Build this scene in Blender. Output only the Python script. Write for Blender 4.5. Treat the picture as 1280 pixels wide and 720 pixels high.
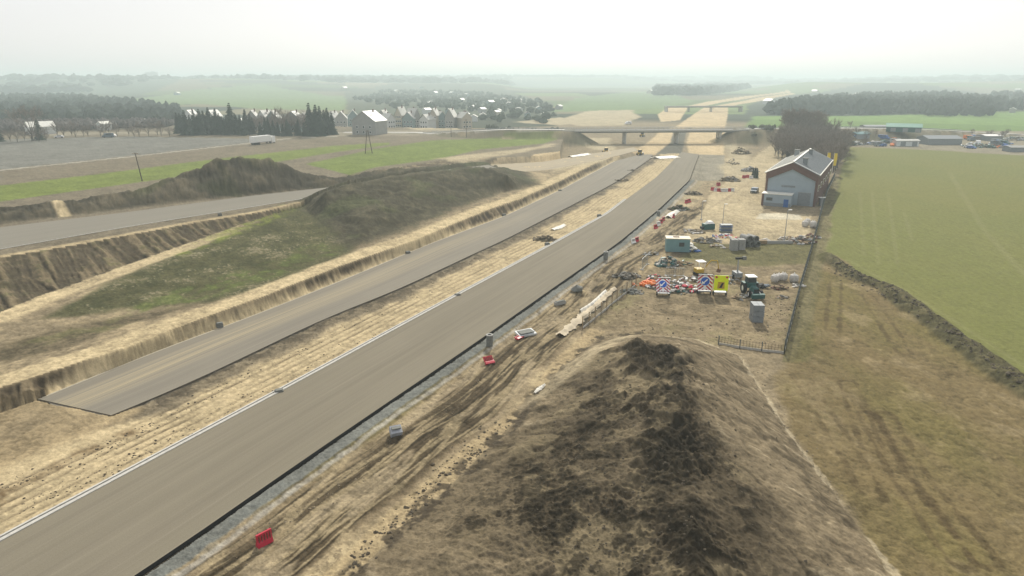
import bpy, math, random
import numpy as np
from mathutils import Vector, Matrix
for o in list(bpy.data.objects): bpy.data.objects.remove(o)
S = bpy.context.scene
COL = S.collection
# ------------------------------------------------------------------ camera, world, sun, exposure
F = 854.0; H = 33.0; PITCH = math.atan(260/F)
cam = bpy.data.objects.new('camera', bpy.data.cameras.new('camera')); COL.objects.link(cam)
cam.location = (0, 0, H); cam.rotation_euler = (math.pi/2-PITCH, 0, 0)
cam.data.sensor_width = 36; cam.data.lens = 36*F/1280
cam.data.clip_start = 0.5; cam.data.clip_end = 40000
S.camera = cam
SUN_AZ, SUN_EL = math.radians(9), math.radians(36)      # azimuth clockwise from +Y
W = bpy.data.worlds.new('World'); S.world = W; W.use_nodes = True
nt = W.node_tree; bg = nt.nodes['Background']
sky = nt.nodes.new('ShaderNodeTexSky'); sky.sky_type = 'NISHITA'; sky.sun_disc = False
sky.sun_elevation = SUN_EL; sky.sun_rotation = SUN_AZ
sky.air_density = 1.0; sky.dust_density = 2.2; sky.ozone_density = 1.0; sky.altitude = 100
hs = nt.nodes.new('ShaderNodeHueSaturation'); hs.inputs['Saturation'].default_value = 0.45
nt.links.new(sky.outputs[0], hs.inputs['Color']); mxs = nt.nodes.new('ShaderNodeMix'); mxs.data_type = 'RGBA'; mxs.inputs[0].default_value = .66; mxs.inputs[7].default_value = (8.7, 8.45, 8.5, 1)   # thin high veil of cloud
nt.links.new(hs.outputs[0], mxs.inputs[6]); nt.links.new(mxs.outputs[2], bg.inputs[0])
bg.inputs[1].default_value = 0.11
sun = bpy.data.objects.new('sun', bpy.data.lights.new('sun', 'SUN')); COL.objects.link(sun)
sun.data.energy = 4.6; sun.data.angle = math.radians(0.6); sun.data.color = (1.0, 0.94, 0.82)
sd_ = Vector((math.sin(SUN_AZ)*math.cos(SUN_EL), math.cos(SUN_AZ)*math.cos(SUN_EL), math.sin(SUN_EL)))
sun.rotation_euler = sd_.to_track_quat('Z', 'Y').to_euler()
S.view_settings.view_transform = 'Standard'; S.view_settings.look = 'None'
S.view_settings.gamma = 1; S.view_settings.use_curve_mapping = False
S.view_settings.exposure = 0.06
HAZE_D = 0.00047

# ------------------------------------------------------------------ survey: sight lines to ground points
CP, SP = math.cos(PITCH), math.sin(PITCH)
def G(px, py, z=0.0):
    dx, dy, dz = px-640, F, -(py-360)
    Y = dy*CP+dz*SP; Z = -dy*SP+dz*CP
    t = (z-H)/Z
    return (dx*t, Y*t)
def GL(pts, z=0.0): return [G(a, b, z) for a, b in pts]

# ------------------------------------------------------------------ numpy noise
f32 = np.float32
def _hash(ix, iy, seed):
    h = (ix.astype(np.uint32)*np.uint32(374761393)) ^ (iy.astype(np.uint32)*np.uint32(668265263)) ^ np.uint32((seed*2246822519) & 0xffffffff)
    h = (h ^ (h >> np.uint32(13)))*np.uint32(1274126177)
    h = h ^ (h >> np.uint32(16))
    return (h & np.uint32(0xffff)).astype(f32)/f32(65535)
def vn(x, y, seed=0):
    xf = np.floor(x); yf = np.floor(y); ix = xf.astype(np.int64); iy = yf.astype(np.int64)
    u = (x-xf).astype(f32); v = (y-yf).astype(f32); u = u*u*(3-2*u); v = v*v*(3-2*v)
    a = _hash(ix, iy, seed); b = _hash(ix+1, iy, seed); c = _hash(ix, iy+1, seed); d = _hash(ix+1, iy+1, seed)
    return (a+(b-a)*u)*(1-v)+(c+(d-c)*u)*v
def fbm(x, y, sc, octv=4, seed=0, rough=0.5):      # 0..1, mean .5 ; sc = metres of the largest cell
    s = 0; a = 1.0; t = 0; fx = x/sc; fy = y/sc
    for k in range(octv):
        s = s+a*vn(fx*0.8-fy*0.6, fx*0.6+fy*0.8, seed+k*17); t += a; a *= rough; fx = fx*2.03; fy = fy*2.03
    return s/t
def ss(a, b, x):
    t = np.clip((x-a)/(b-a), 0, 1); return t*t*(3-2*t)
def ridge(n): return 1-np.abs(2*n-1)

# ------------------------------------------------------------------ distances to outlines
def poly_dist(x, y, pts, closed, far=60.0):
    """distance to polyline, arc length, side sign (left of direction = +), parity inside"""
    P = np.array(pts, dtype=np.float64); n = len(P)
    D = np.full(x.shape, 1e9); Sg = np.zeros(x.shape); A = np.zeros(x.shape); ins = np.zeros(x.shape, bool)
    s0 = 0.0
    for i in range(n if closed else n-1):
        a = P[i]; b = P[(i+1) % n]; d = b-a; L = math.hypot(*d)
        if L < 1e-6: continue
        rx = x-a[0]; ry = y-a[1]
        t = np.clip((rx*d[0]+ry*d[1])/(L*L), 0, 1)
        ex = rx-t*d[0]; ey = ry-t*d[1]; q = ex*ex+ey*ey
        m = q < D
        D = np.where(m, q, D); A = np.where(m, s0+t*L, A)
        if closed:
            c = ((a[1] > y) != (b[1] > y))
            if abs(d[1]) > 1e-9: ins ^= c & (x < a[0]+d[0]*(y-a[1])/d[1])
        else:
            Sg = np.where(m, np.sign(d[0]*ry-d[1]*rx), Sg)
        s0 += L
    return np.sqrt(D), A, Sg, ins
class Fld:
    """evaluation points, with culled evaluation of outlines"""
    def __init__(s, x, y): s.x = x; s.y = y
    def cull(s, pts, mg):
        P = np.array(pts); lo = P.min(0)-mg; hi = P.max(0)+mg
        return np.nonzero((s.x > lo[0]) & (s.x < hi[0]) & (s.y > lo[1]) & (s.y < hi[1]))[0]
    def inside(s, pts, mg=30.0, wob=0, wsc=6, seed=0):
        """signed distance, positive inside"""
        out = np.full(s.x.shape, -1e3); idx = s.cull(pts, mg)
        if len(idx) == 0: return out
        x = s.x[idx]; y = s.y[idx]
        D, A, g, ins = poly_dist(x, y, pts, True)
        d = np.where(ins, D, -D)
        if wob: d = d+wob*(fbm(x, y, wsc, 4, seed, .6)-.5)*2
        out[idx] = d; return out
    def line(s, pts, mg=30.0):
        """distance, arclength, signed offset (+ = left)"""
        D = np.full(s.x.shape, 1e3); A = np.zeros(s.x.shape); Sg = np.ones(s.x.shape); idx = s.cull(pts, mg)
        if len(idx):
            d, a, g, _ = poly_dist(s.x[idx], s.y[idx], pts, False)
            D[idx] = d; A[idx] = a; Sg[idx] = np.where(g == 0, 1, g)
        return D, A, D*Sg

# ------------------------------------------------------------------ outlines of the place (metres, from survey)
ZR, ZL, Z2 = 0.45, 0.30, 3.6
RCl = GL([(-260,818),(0,677),(350,490),(571,370),(660,322),(703,299),(760,267),(783,249),(820,222),(845,197),(852,190)], ZR)
RCr = GL([(-120,905),(170,720),(380,574),(592,430),(694,358),(772,304),(824,261),(862,225),(868,208),(874,193)], ZR)
LCu = GL([(49,499),(202,437),(304,400),(420,354),(540,304),(632,270),(700,238),(736,219),(770,201),(782,193)], ZL)
LCl = GL([(139,519),(232,481),(401,400),(499,361),(597,315),(632,299),(700,264),(760,233),(777,223),(812,199),(816,193)], ZL)
R2u = GL([(-150,303),(0,284),(160,265),(320,244),(440,231),(507,221),(560,212),(610,206)], Z2)
R2l = GL([(-150,335),(0,311),(160,283),(320,257.5),(385,247),(450,237),(520,226),(572,218),(622,210)], Z2)
SLu = GL([(610,206),(680,202),(720,195),(760,189),(792,184)], 1.6)
SLl = GL([(622,213),(650,217),(690,212),(740,202),(775,194),(798,188)], 1.6)
CR2 = GL([(-150,350),(0,322),(100,305),(175,291),(250,277),(320,266),(380,253),(430,243)], Z2)     # bank crest under service road
TO2 = GL([(-150,440),(0,395),(50,375),(150,342),(225,317),(320,285),(380,264),(430,252)], 0.9)
BEN = GL([(-150,530),(0,484),(150,437),(225,407),(330,370),(420,334),(521,299),(610,262),(651,248),(698,227),(740,206),(775,191)], 2.0)   # bench crest over LC
MND = GL([(372,256),(405,285),(437,313),(500,290),(560,266),(625,241),(672,231)], 2.2) + GL([(655,213),(600,206),(520,213),(440,225),(395,236)], 2.2)
MNDr = GL([(408,241),(440,231.5),(510,221),(575,213.5),(602,211),(634,216)], 7.0)
LMX = [(-60,292,268),(0,280,257),(60,273,253),(112,267,248),(175,259,236),(237,252,216),(275,248,199.5),(300,246,197.5),(335,242,200),(362,239,206),(395,235.5,217),(425,232,225),(470,224,216.5),(505,217,211)]
LMO = [7,7,7,7,8,12,14,14.5,14,12,9,6,5,4]
LMf = [np.array(G(a, b, Z2)) for a, b, c in LMX]; LMr = []; LMb = []; LMh = []
for (a, b, c), o_, f_ in zip(LMX, LMO, LMf):
    u_ = f_/np.hypot(*f_)                     # the heap rises away from the road
    h_ = 0.0
    rp = f_+u_*o_; d_ = np.hypot(*rp)
    for it in range(30):                      # crest height at which the ridge is seen where surveyed
        g_ = np.hypot(*np.array(G(a, c, Z2+h_))); h_ += (g_-d_)*(H-Z2-h_)/max(g_, 1)
    LMr.append(tuple(f_*(np.hypot(*rp)/np.hypot(*f_)))); LMb.append(tuple(f_+u_*o_*2.1)); LMh.append(max(h_, .6))
LM = [tuple(q) for q in LMf]+LMb[::-1]
FM = GL([(400,790),(440,720),(560,610),(640,530),(700,462),(748,424),(800,418),(870,425),(925,446),(985,540),(1060,640),(1120,720),(1190,830)], 0.0)
FMr = GL([(800,436),(835,440),(850,500),(855,560),(862,620),(872,720),(880,830)], 3.6)
TRK = GL([(180,800),(290,720),(380,658),(487,580),(580,505),(660,435),(731,372),(765,335),(825,300),(865,270),(900,248),(935,215),(965,185)])
LOT = GL([(728,410),(800,420),(900,433),(980,443),(1000,365),(1012,320),(1018,303),(862,303),(833,320),(800,345),(772,372)])
YARD = GL([(862,303),(855,285),(880,262),(885,245),(925,213),(950,190),(975,175),(990,190),(958,215),(955,266),(1016,268),(1012,300),(1008,304),(930,306)])
BERM = GL([(1032,322),(1048,333),(1075,350),(1105,360),(1130,378),(1165,402),(1200,430),(1240,457),(1280,487),(1400,560)])
STRIP = GL([(990,446),(1008,400),(1030,322),(1045,318),(1080,345),(1130,378),(1200,430),(1280,487),(1450,600),(1700,900),(1150,900),(1060,640),(985,540),(965,480)])
GFLD = GL([(1058,184),(1150,187),(1280,194.5),(1500,205),(1900,420),(1900,900),(1500,610),(1400,560),(1280,487),(1200,430),(1130,378),(1075,350),(1032,322),(1040,265),(1048,225)])
MED = RCl + LCl[::-1] + GL([(109,531),(49,499),(-150,560)], ZL)
rng = np.random.RandomState(5)

SANDL = (0.44, 0.365, 0.235); SAND = (0.34, 0.28, 0.18); DIRT = (0.235, 0.195, 0.13); BROWN = (0.175, 0.14, 0.09); DARK = (0.062, 0.052, 0.036)
GRASS = (0.10, 0.115, 0.045); GRASSL = (0.155, 0.165, 0.06); GFIELD = (0.185, 0.192, 0.076); STRIPC = (0.195, 0.155, 0.085); GREYG = (0.20, 0.20, 0.18)

def terrain(x, y, want_col=True):
    x = np.asarray(x, float); y = np.asarray(y, float); Fd = Fld(x, y); N = x.shape
    D = np.hypot(x, y)
    n1 = fbm(x, y, 30, 4, 1); n2 = fbm(x, y, 6, 4, 2, .6); n3 = fbm(x, y, 1.6, 4, 3, .65); n4 = fbm(x, y, 0.45, 3, 4, .7); n5 = vn(x/.13, y/.13, 7)*.6+vn(x/.27+y/.5, y/.27, 8)*.4
    near = np.clip(260/np.maximum(D, 1), 0, 1)
    # ---- far default: patchwork of fields, meadow and wood floor
    cx = np.floor((x+160*fbm(x, y, 900, 2, 8))/420+.3*np.floor(y/300)); cy = np.floor((y+130*fbm(x, y, 700, 2, 9))/260)
    hcell = _hash(cx.astype(np.int64), cy.astype(np.int64), 33); hcell2 = _hash(cx.astype(np.int64), cy.astype(np.int64), 71)
    col = np.empty(N+(3,))
    A_ = np.array((.115, .15, .06)); B_ = np.array((.15, .135, .085)); C_ = np.array((.045, .055, .035)); D_ = np.array((.24, .21, .14))
    col[:] = A_
    for lo, hi, c in ((.38, .66, B_), (.66, .95, C_), (.95, 1.01, D_)):
        m = (hcell >= lo) & (hcell < hi); col[m] = c
    col *= (.8+.4*hcell2)[..., None]
    # ---- height: hills far away, raised ground on the left
    az_ = np.degrees(np.arctan2(x, np.maximum(y, 1))); low = ss(-2, 2, az_)*ss(23, 17, az_)
    z = 36*ss(1500, 3000, D)*ss(.30, .62, fbm(x, y, 1500, 3, 11))*(1-.95*low*ss(4200, 3000, D))+14*ss(3200, 5000, D)*ss(.3, .7, fbm(x, y, 2600, 3, 13))+4*ss(500, 1500, D)*(fbm(x, y, 500, 3, 12)-.5)*2
    z = z*ss(500, 900, D)
    d2, a2, o2 = Fd.line(CR2, 900); dt, at, ot = Fd.line(TO2, 900)
    endp = CR2[-1]
    # plateau west of the service road: fades over the mound region
    PL = CR2 + [G(520, 224, Z2), G(600, 212, Z2), G(700, 196, 2)] + GL([(705, 175), (600, 164), (300, 158), (0, 158), (-500, 165), (-600, 420)], 2)
    pin = Fd.inside(PL, 60)
    tb = dt/(dt+d2+1e-6)
    plat = Z2*np.where(pin > 0, 1, np.where(ot > 0, ss(0, 1, tb), 0))
    band = (ot > 0) & (pin <= 0) & (D < 400)
    platf = np.where(pin > 0, 1.0, 0.0)
    lower = 0.9
    # bench zone: west of LC / BEN crest
    dB, aB, oB = Fd.line(BEN, 500); dU, aU, oU = Fd.line(LCu, 500)
    BZ = BEN + GL([(700, 200), (560, 206), (440, 225), (385, 247)], 1.6) + CR2[::-1]
    bin_ = Fd.inside(BZ, 60)
    zz = np.zeros(N)
    # low ground between bench and road bank, with the grassy rise toward the mound
    rise = 2.0*ss(-110, -55, x-(-0.0)*y)*ss(60, 150, y)
    zb = 0.9+1.1*ss(14, 2, dB)+rise*ss(0, 18, dB)*.9
    zz = np.where(bin_ > 0, zb, zz)
    # bank under the service road
    inb = (bin_ > 0) & (ot > 0)
    zz = np.where(inb, zb+(Z2-zb)*ss(0, 1, tb), zz)
    # bank from bench down to LC
    tl = dU/(dU+dB+1e-6)
    bank = (bin_ <= 0) & (oU > 0) & (oB < 0) & (dB < 14) & (aU > .5) & (y < 420)
    bankl = (bin_ <= 0) & (oB < 0) & (dB < 9) & (aU < 1.0) & (y < 130)
    zz = np.where(bank, .2+1.8*ss(.12, .95, tl), zz)
    zz = np.where(bankl, .15+1.85*ss(5.5, .2, dB), zz)
    zz = np.where(pin > 0, Z2*ss(700, 430, y)+.0, zz)
    # gullies in the two banks
    sk = fbm(aB+.4*dB, dB*.12, 1.9, 3, 21, .6); gm = np.where(bank | bankl, 1, 0)*ss(0, .8, dB)*ss(0, 1.0, np.where(bankl, 5-dB, dU))
    zz -= gm*(.8*(ridge(sk)-.35)+1.0*(n3-.5)+.6*(n2-.5))*near
    sk2 = fbm(a2+.25*d2, d2*.06, 2.3, 4, 22, .6); gm2 = np.where(inb, 1, 0)*ss(0, 1.2, d2)*ss(0, 2.0, dt)
    zz -= gm2*(.95*(ridge(sk2)-.4)+.9*(fbm(x, y, 2.4, 4, 23, .6)-.5))*near
    # ---- mounds
    def heap(zz, base, rdg, h, sharp=.85, seed=40, rough=.9):
        i = Fd.inside(base, 5); idx = np.nonzero(i > 0)[0]
        if len(idx) == 0: return zz, i, np.zeros(N)
        dr, ar, og, _ = poly_dist(x[idx], y[idx], rdg, False)
        t = i[idx]/(i[idx]+dr+1e-6)
        t = np.clip(t+.10*(n2[idx]-.5)*ss(0, .2, t)*rough, 0, 1)
        hh = h*np.power(t, sharp)*(1-.18*t*t)/.82
        hh = hh+h*.12*(fbm(x[idx], y[idx], 3.5, 4, seed, .6)-.5)*2*ss(0, .25, t)*rough
        zz[idx] += hh; tt = np.zeros(N); tt[idx] = t; return zz, i, tt
    zz, iM, tM = heap(zz, MND, MNDr, 4.6, 1.1, 41, 1.1)
    zz, iL, tL = heap(zz, LM, LMr, .01, .8, 42, 0)
    hl = np.zeros(N); idl = np.nonzero(iL > 0)[0]
    if len(idl):
        dl, al, _, _ = poly_dist(x[idl], y[idl], LMr, False)
        # height profile along the heap: low on the left, peaks in the middle
        tot = sum(math.hypot(LMr[i+1][0]-LMr[i][0], LMr[i+1][1]-LMr[i][1]) for i in range(len(LMr)-1)); u = al/tot
        sk_ = np.concatenate([[0], np.cumsum([math.hypot(LMr[i+1][0]-LMr[i][0], LMr[i+1][1]-LMr[i][1]) for i in range(len(LMr)-1)])]); prof = np.interp(al, sk_, LMh)
        hl[idl] = prof*np.power(tL[idl], .75)*(1+.32*(fbm(x[idl], y[idl], 5, 5, 43, .65)-.5))+(.9*(n2[idl]-.5)+.9*(n3[idl]-.5))*ss(0, .3, tL[idl])*1.5
    zz += np.maximum(hl, 0)
    zz, iF, tF = heap(zz, FM, FMr, 4.3, .98, 44, .55)
    # foreground heap: lumpy dark spoil on the crown
    dR, aR, oR = Fd.line(FMr, 40); oR = -oR      # positive = west flank
    lump = ss(.32, .8, tF+.5*(n2-.5))*np.where(iF > 0, 1, 0)*np.where(oR > 0, 1, .0 if False else 1)
    crown = lump*ss(7, 1.0, np.where(oR < 0, dR*2.0, dR*.75)+3*(n2-.5))
    cb = ss(.35, .65, fbm(x, y, 7, 3, 47)); wide = ss(1.3, .4, np.where(oR > 0, dR/(5+12*ss(105, 50, y)), dR/3.5))*(iF > 0)*(.4+.6*ss(.42, .58, fbm(x, y, 6, 4, 93, .6)))
    clr = ss(.56, .64, fbm(x, y, 4.5, 4, 78, .55)); crown = crown*(1-.75*clr); wide = wide*(1-.75*clr)
    zz += crown*(.5*cb*(ridge(fbm(x, y, 3.4, 5, 45, .62))-.5)+.9*(n3-.5)*(.4+cb))+wide*(.42*(n3-.5)+.36*(n4-.5)+.14*(n5-.5)+.9*(n2-.5))
    sl = fbm(x*.45+y*.89, (x*.89-y*.45)*.15, 1.3, 4, 46, .6)
    zz += np.where(iF > 0, 1, 0)*.16*(sl-.5)*2+np.where(iF > 0, .42*(n3-.5)+.12*(n4-.5), 0)
    # berm beside the green field
    db, ab, ob = Fd.line(BERM, 20)
    bw = ss(2.5, .3, db+1.6*(n2-.5)*2); zz += bw*(.9+.9*(n3-.5)+.8*(n2-.5))
    # ---- track ruts right of the carriageway
    dT, aT, oT = Fd.line(TRK, 20)
    rut = np.zeros(N); rm = dT < 7
    wv = oT+1.3*(fbm(aT, aT*0+3, 14, 2, 51)-.5)
    for c, w, dp in ((-2.0, .2, .24), (-1.45, .1, .12), (-.3, .2, .25), (.25, .1, .13), (1.5, .16, .16), (3.0, .15, .14), (-3.3, .14, .14), (.8, .09, .12), (-.9, .1, .14), (2.3, .1, .1), (-2.6, .1, .13)):
        rut += dp*np.exp(-((wv-c+.5*(fbm(aT, aT*0+c*3, 11, 3, 52)-.5))/w)**2)
    rut *= rm*(.55+.9*n2); zz -= rut*1.3*near; zz += rm*.16*(n3-.5)*near*ss(5, 3, dT)
    # ditch between gravel strip and track
    DIT = GL([(330,640),(395,600),(430,572),(487,530),(520,508),(560,475),(600,447),(640,415),(680,385)], 0)
    dD, aD, oD = Fd.line(DIT, 8)
    dmod = ss(.3, .5, fbm(aD, aD*0, 10, 2, 55)); zz -= .75*ss(1.7, .2, dD)*(.35+.65*dmod)
    # ---- carriageway beds
    RC = RCl+RCr[::-1]; LC = LCu+LCl[::-1]; R2 = R2u+R2l[::-1]; SL = SLu+SLl[::-1]
    iR = Fd.inside(RC, 12); iC = Fd.inside(LC, 12); i2 = Fd.inside(R2, 8); iS = Fd.inside(SL, 8)
    md = Fd.inside(MED, 20)
    dl_, al_, ol_ = Fd.line(RCl, 40)
    q = al_*0+dl_
    mr = np.zeros(N)
    for c, w, dp in ((2.0, .2, .08), (3.1, .16, .10), (4.3, .2, .12), (5.4, .17, .10), (6.6, .22, .12), (7.8, .2, .08)):
        mr += dp*np.exp(-((q-c+1.5*(fbm(al_, al_*0+c*.35, 28, 3, 61)-.5))/w)**2)*np.clip(2.4*fbm(al_+.8*c, al_*0+c*3, 6, 4, 62, .75)-.55, 0, 1.3)*(.5+1.0*n3)
    zz = np.where(md > -.3, .22+.10*(n3-.5)-mr*.8*near+.14*(n2-.5)+.12*(n4-.5), zz)
    zz += np.where((md > 0), .22*ss(3.0, .8, np.abs(dU*0+Fd.line(LCl, 20)[0]-1.6))*(n3-.35)*1.6, 0)*near
    dRr = Fd.line(RCr, 12); gv = (dRr[2] < 0) & (iF < 0); zz = np.where(gv & (dRr[0] < 3), np.maximum(zz, .33*ss(3.0, 1.6, dRr[0])*(y < 330)), zz)
    zz = np.where(iR > -.35, np.minimum(zz, .02), zz); zz = np.where(iC > -.3, np.minimum(zz, .05), zz)
    ee = Fd.line([LCu[0], LCl[0]], 12)[0]; zz = np.where((iC <= -.3) & (ee < 6) & (dB > 2.5), np.maximum(zz, (ZL+.02)*ss(6, 1.5, ee)+.04*(n3-.5)), zz)
    zz = np.where(i2 > -2.0, zz*(1-ss(-2.0, -.2, i2))+(Z2-.06)*ss(-2.0, -.2, i2), zz)
    zz = np.where(iS > -3, zz*(1-ss(-3, -.2, iS))+(1.54)*ss(-3, -.2, iS), zz)
    # bridge approach embankments and abutment cones
    ez = np.zeros(N)
    for pts, h in ((APPL, BZT), (APPR, BZT)):
        de, ae, oe = Fd.line(pts, 40)
        tot = sum(math.hypot(pts[i+1][0]-pts[i][0], pts[i+1][1]-pts[i][1]) for i in range(len(pts)-1))
        prof = h*ss(0, .85, ae/tot); ez = np.maximum(ez, np.clip(prof-np.maximum(de-5.5, 0)*.55, 0, 99))
    zz = np.maximum(zz, ez)
    gnd = np.where((iF < 0) & (md < 0) & (iR < -.35) & (pin <= 0) & (iC < -.3), 1, 0)*near
    zz = zz+gnd*(.16*(n3-.5)+.26*(n2-.5)+.16*(n4-.5))*(1-.7*ss(-.6, .8, Fd.inside(GFLD, 40)))
    z = z+zz
    if not want_col: return z
    # =============================================================== base colours
    def paint(m, c, var=.0):
        m = np.clip(m, 0, 1)[..., None]; col[:] = col*(1-m)+np.array(c)*m
    def spec(pts, zz_=0.0, wob=.5, seed=0, soft=.4, mg=30, wsc=6):
        return ss(-soft, soft, Fd.inside(GL(pts, zz_), mg, wob, wsc, seed))
    fr = ss(650, 560, D)
    paint(fr, DIRT)
    # far landscape fields
    for pts, c in FARFIELDS: paint(spec(pts, 0, 6, 3, 3, 60, 60), c)
    # left plateau fields
    paint(np.where(pin > 0, 1, 0)*ss(560, 520, y), (.185, .16, .115))
    i3 = spec([(0, 232), (120, 218), (275, 198), (330, 192), (420, 182), (487, 178), (487, 181), (420, 190), (360, 200), (300, 210), (187, 226), (100, 238), (0, 252), (-200, 275), (-200, 250)], Z2, .6, 5, .6)
    paint(i3, (.165, .20, .06))
    i4 = spec([(382, 210), (437, 224), (471, 214), (550, 203), (600, 191), (680, 183), (705, 175), (640, 175.5), (540, 179), (470, 190)], Z2*.6, .6, 6, .6)
    paint(i4, (.16, .20, .06))
    i5 = spec([(-200, 178), (0, 177), (160, 173), (312, 176), (312, 181), (175, 197), (0, 216), (-200, 243)], Z2*.7, .6, 7, .6)
    i5n = .5+.5*np.sin((x*.28+y*.96)*1.1+2*n2); paint(i5, (.175, .172, .15)); paint(i5*i5n*.3, (.215, .212, .19))
    pa = ss(1.6, .9, Fd.line(GL([(-200, 245), (0, 217), (175, 198), (312, 182), (360, 176), (420, 173)], Z2*.7), 10)[0]); paint(pa, (.33, .31, .26))
    paint(spec([(60, 170), (300, 168), (420, 170), (560, 165), (600, 170), (560, 174), (400, 175), (300, 173), (180, 172), (60, 175)], 1.5, 2, 8, 1, 30, 12), (.24, .215, .16))
    # bench zone, grassy rise
    bz = np.where(bin_ > 0, 1, 0)
    paint(bz, tuple(np.array(DIRT)*1.05))
    pv = ss(.40, .62, n2*.6+n3*.4); paint(bz*pv*.6, SAND)
    gz = spec([(60, 392), (130, 355), (225, 320), (320, 284), (385, 255), (440, 305), (437, 318), (330, 360), (260, 378), (150, 385)], 1.8, 1.6, 9, 1.2)
    paint(gz, (.13, .125, .065)); paint(gz*ss(.42, .58, n3*.6+n4*.4)*.75, (.055, .06, .03)); paint(gz*ss(.55, .68, n4*.5+n2*.5)*.8, (.22, .195, .13))
    gs = spec([(150, 385), (215, 365), (300, 340), (350, 325), (400, 305), (430, 310), (420, 320), (330, 352), (240, 380), (170, 392)], 1.8, 1.6, 10, 1.5)
    paint(gs*ss(.42, .62, n3*.5+n2*.5)*.8, (.12, .145, .05))
    gs = spec([(230, 322), (330, 285), (370, 268), (360, 262), (300, 280), (210, 320)], 2, .8, 11, 1.2); paint(gs*ss(.35, .6, n3), (.15, .17, .05))
    dk = spec([(0, 455), (0, 425), (60, 408), (130, 398), (260, 378), (230, 390), (150, 410), (80, 435), (-80, 480)], 1.6, 2.2, 12, 1.5)
    paint(dk*(.45+.5*ss(.4, .6, n3)), (.10, .085, .055)); paint(dk*ss(.55, .7, n2)*.5, (.13, .13, .06))
    stp = ss(4.5, 3.2, dB+2*(n2-.5))*bz*ss(.5, .3, np.abs(n3-.5)); paint(stp*ss(330, 300, y), SANDL)
    paint(ss(3.6, 2.4, np.abs(dt-1.0)+2*(n2-.5))*bz*ss(150, 120, y)*.9, SANDL)
    paint(np.where(inb & (d2 < 60), 1, 0)*ss(0, .04, tb), (.19, .155, .10)); paint(np.where(inb, 1, 0)*ss(.5, .65, n3)*.5, (.13, .13, .06))
    paint(np.where(inb, 1, 0)*ss(.68, .9, ridge(sk2)+.5*(n3-.5))*.75, (.075, .062, .044))  # shade in the gullies painted into the service road bank's colour
    paint(np.where(pin > 0, 1, 0)*ss(2.4, 1.6, d2+1.0*(n2-.5))*ss(430, 380, y), SAND)
    paint(np.where(bank | bankl, 1, 0), (.215, .175, .115)); paint(np.where(bank | bankl, 1, 0)*ss(.66, .86, ridge(sk)+.25*(n3-.5))*.85*ss(0, .5, dB), (.075, .06, .042))  # gullies above LC darkened in colour to stand for their shade
    paint(np.where(bank | bankl, 1, 0)*ss(1.6, .8, np.where(bankl, np.abs(dB-6), dU)), SANDL)
    # mounds of spoil
    mk = ss(-2.2, 2.2, iM+6*(n2-.5)+3.5*(n3-.5)); paint(mk, (.085, .078, .052)); paint(mk*ss(.45, .7, n2*.5+n3*.5)*.5, (.14, .125, .082)); paint(mk*ss(.55, .75, fbm(x, y, 9, 3, 70))*.5, (.095, .11, .05))
    lk = ss(-.4, .6, iL+1.0*(n3-.5)); paint(lk, (.085, .076, .055)); paint(lk*ss(.45, .68, n2)*.7, (.145, .125, .085)); paint(lk*ss(.5, .7, fbm(x, y, 12, 3, 71))*.6, (.105, .11, .055))
    paint(spec([(58, 258), (66, 258), (90, 270), (74, 272)], Z2, .3, 3, .5), SANDL)
    # left of service road strip verge
    # median
    mm = ss(-.2, .2, md); paint(mm, SANDL); paint(mm*ss(.40, .68, n2*.5+n3*.5)*.55, SAND)
    paint(mm*np.clip(mr*9, 0, 1)*.75, (.18, .145, .095)); paint(mm*np.clip(mr*9, 0, 1)*ss(.5, .62, n4)*.6, (.085, .068, .045))
    dLl = Fd.line(LCl, 20)[0]; paint(mm*ss(4.2, 2.2, dLl+2.2*(n2-.5)*2)*.85, (.17, .145, .105)); paint(mm*ss(3.8, 1.6, dLl)*ss(.46, .56, n3)*.85, (.095, .08, .058))
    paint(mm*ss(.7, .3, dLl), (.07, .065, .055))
    paint(spec([(-150, 560), (49, 499), (139, 519), (200, 500), (170, 520), (110, 545), (60, 560), (0, 590), (-150, 640)], .2, 1.5, 14, 1), (.285, .23, .145))
    paint(spec([(-150, 650), (0, 612), (60, 585), (100, 560), (140, 552), (160, 542), (100, 572), (50, 600), (0, 630), (-150, 690)], .2, 2.2, 15, 1, 30, 4)*ss(.35, .6, n3+.1)*.9, (.13, .09, .05))
    paint(spec([(-150, 582), (0, 525), (50, 502), (100, 520), (40, 548), (-150, 620)], .2, 1.5, 16, 3)*.45*ss(.3, .6, fbm(x, y, 3, 3, 72)), (.20, .165, .11))
    # right of the carriageway
    dr_, ar_, or_ = Fd.line(RCr, 60)
    rt = np.where((or_ < 0) & (D < 600) & (iF < .0) & (x < 140), 1, 0)
    zone = rt*ss(24, 18, dr_+4*(n1-.5)); paint(zone, (.285, .235, .155)); paint(zone*ss(.45, .62, n2*.6+n3*.4)*.6, (.20, .165, .105)); paint(zone*ss(.58, .70, n2)*.6, SANDL)
    paint(zone*ss(.60, .66, n4*.5+n3*.5)*.6, (.10, .08, .055))
    paint(rt*ss(5.2, 4.4, dr_+.9*(n2-.5))*ss(2.0, 3.2, dr_), (.28, .24, .16)); 
    dg = ss(1.7, .6, dD+.8*(n3-.5)); paint(dg*.75, (.16, .13, .07)); paint(dg*ss(.45, .7, fbm(aD, aD*0, 16, 2, 56))*.55, (.15, .135, .055)); paint(dg*ss(.55, .62, fbm(aD+.4*oD, oD*.1, .9, 2, 57))*.5, (.07, .055, .035))
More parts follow.
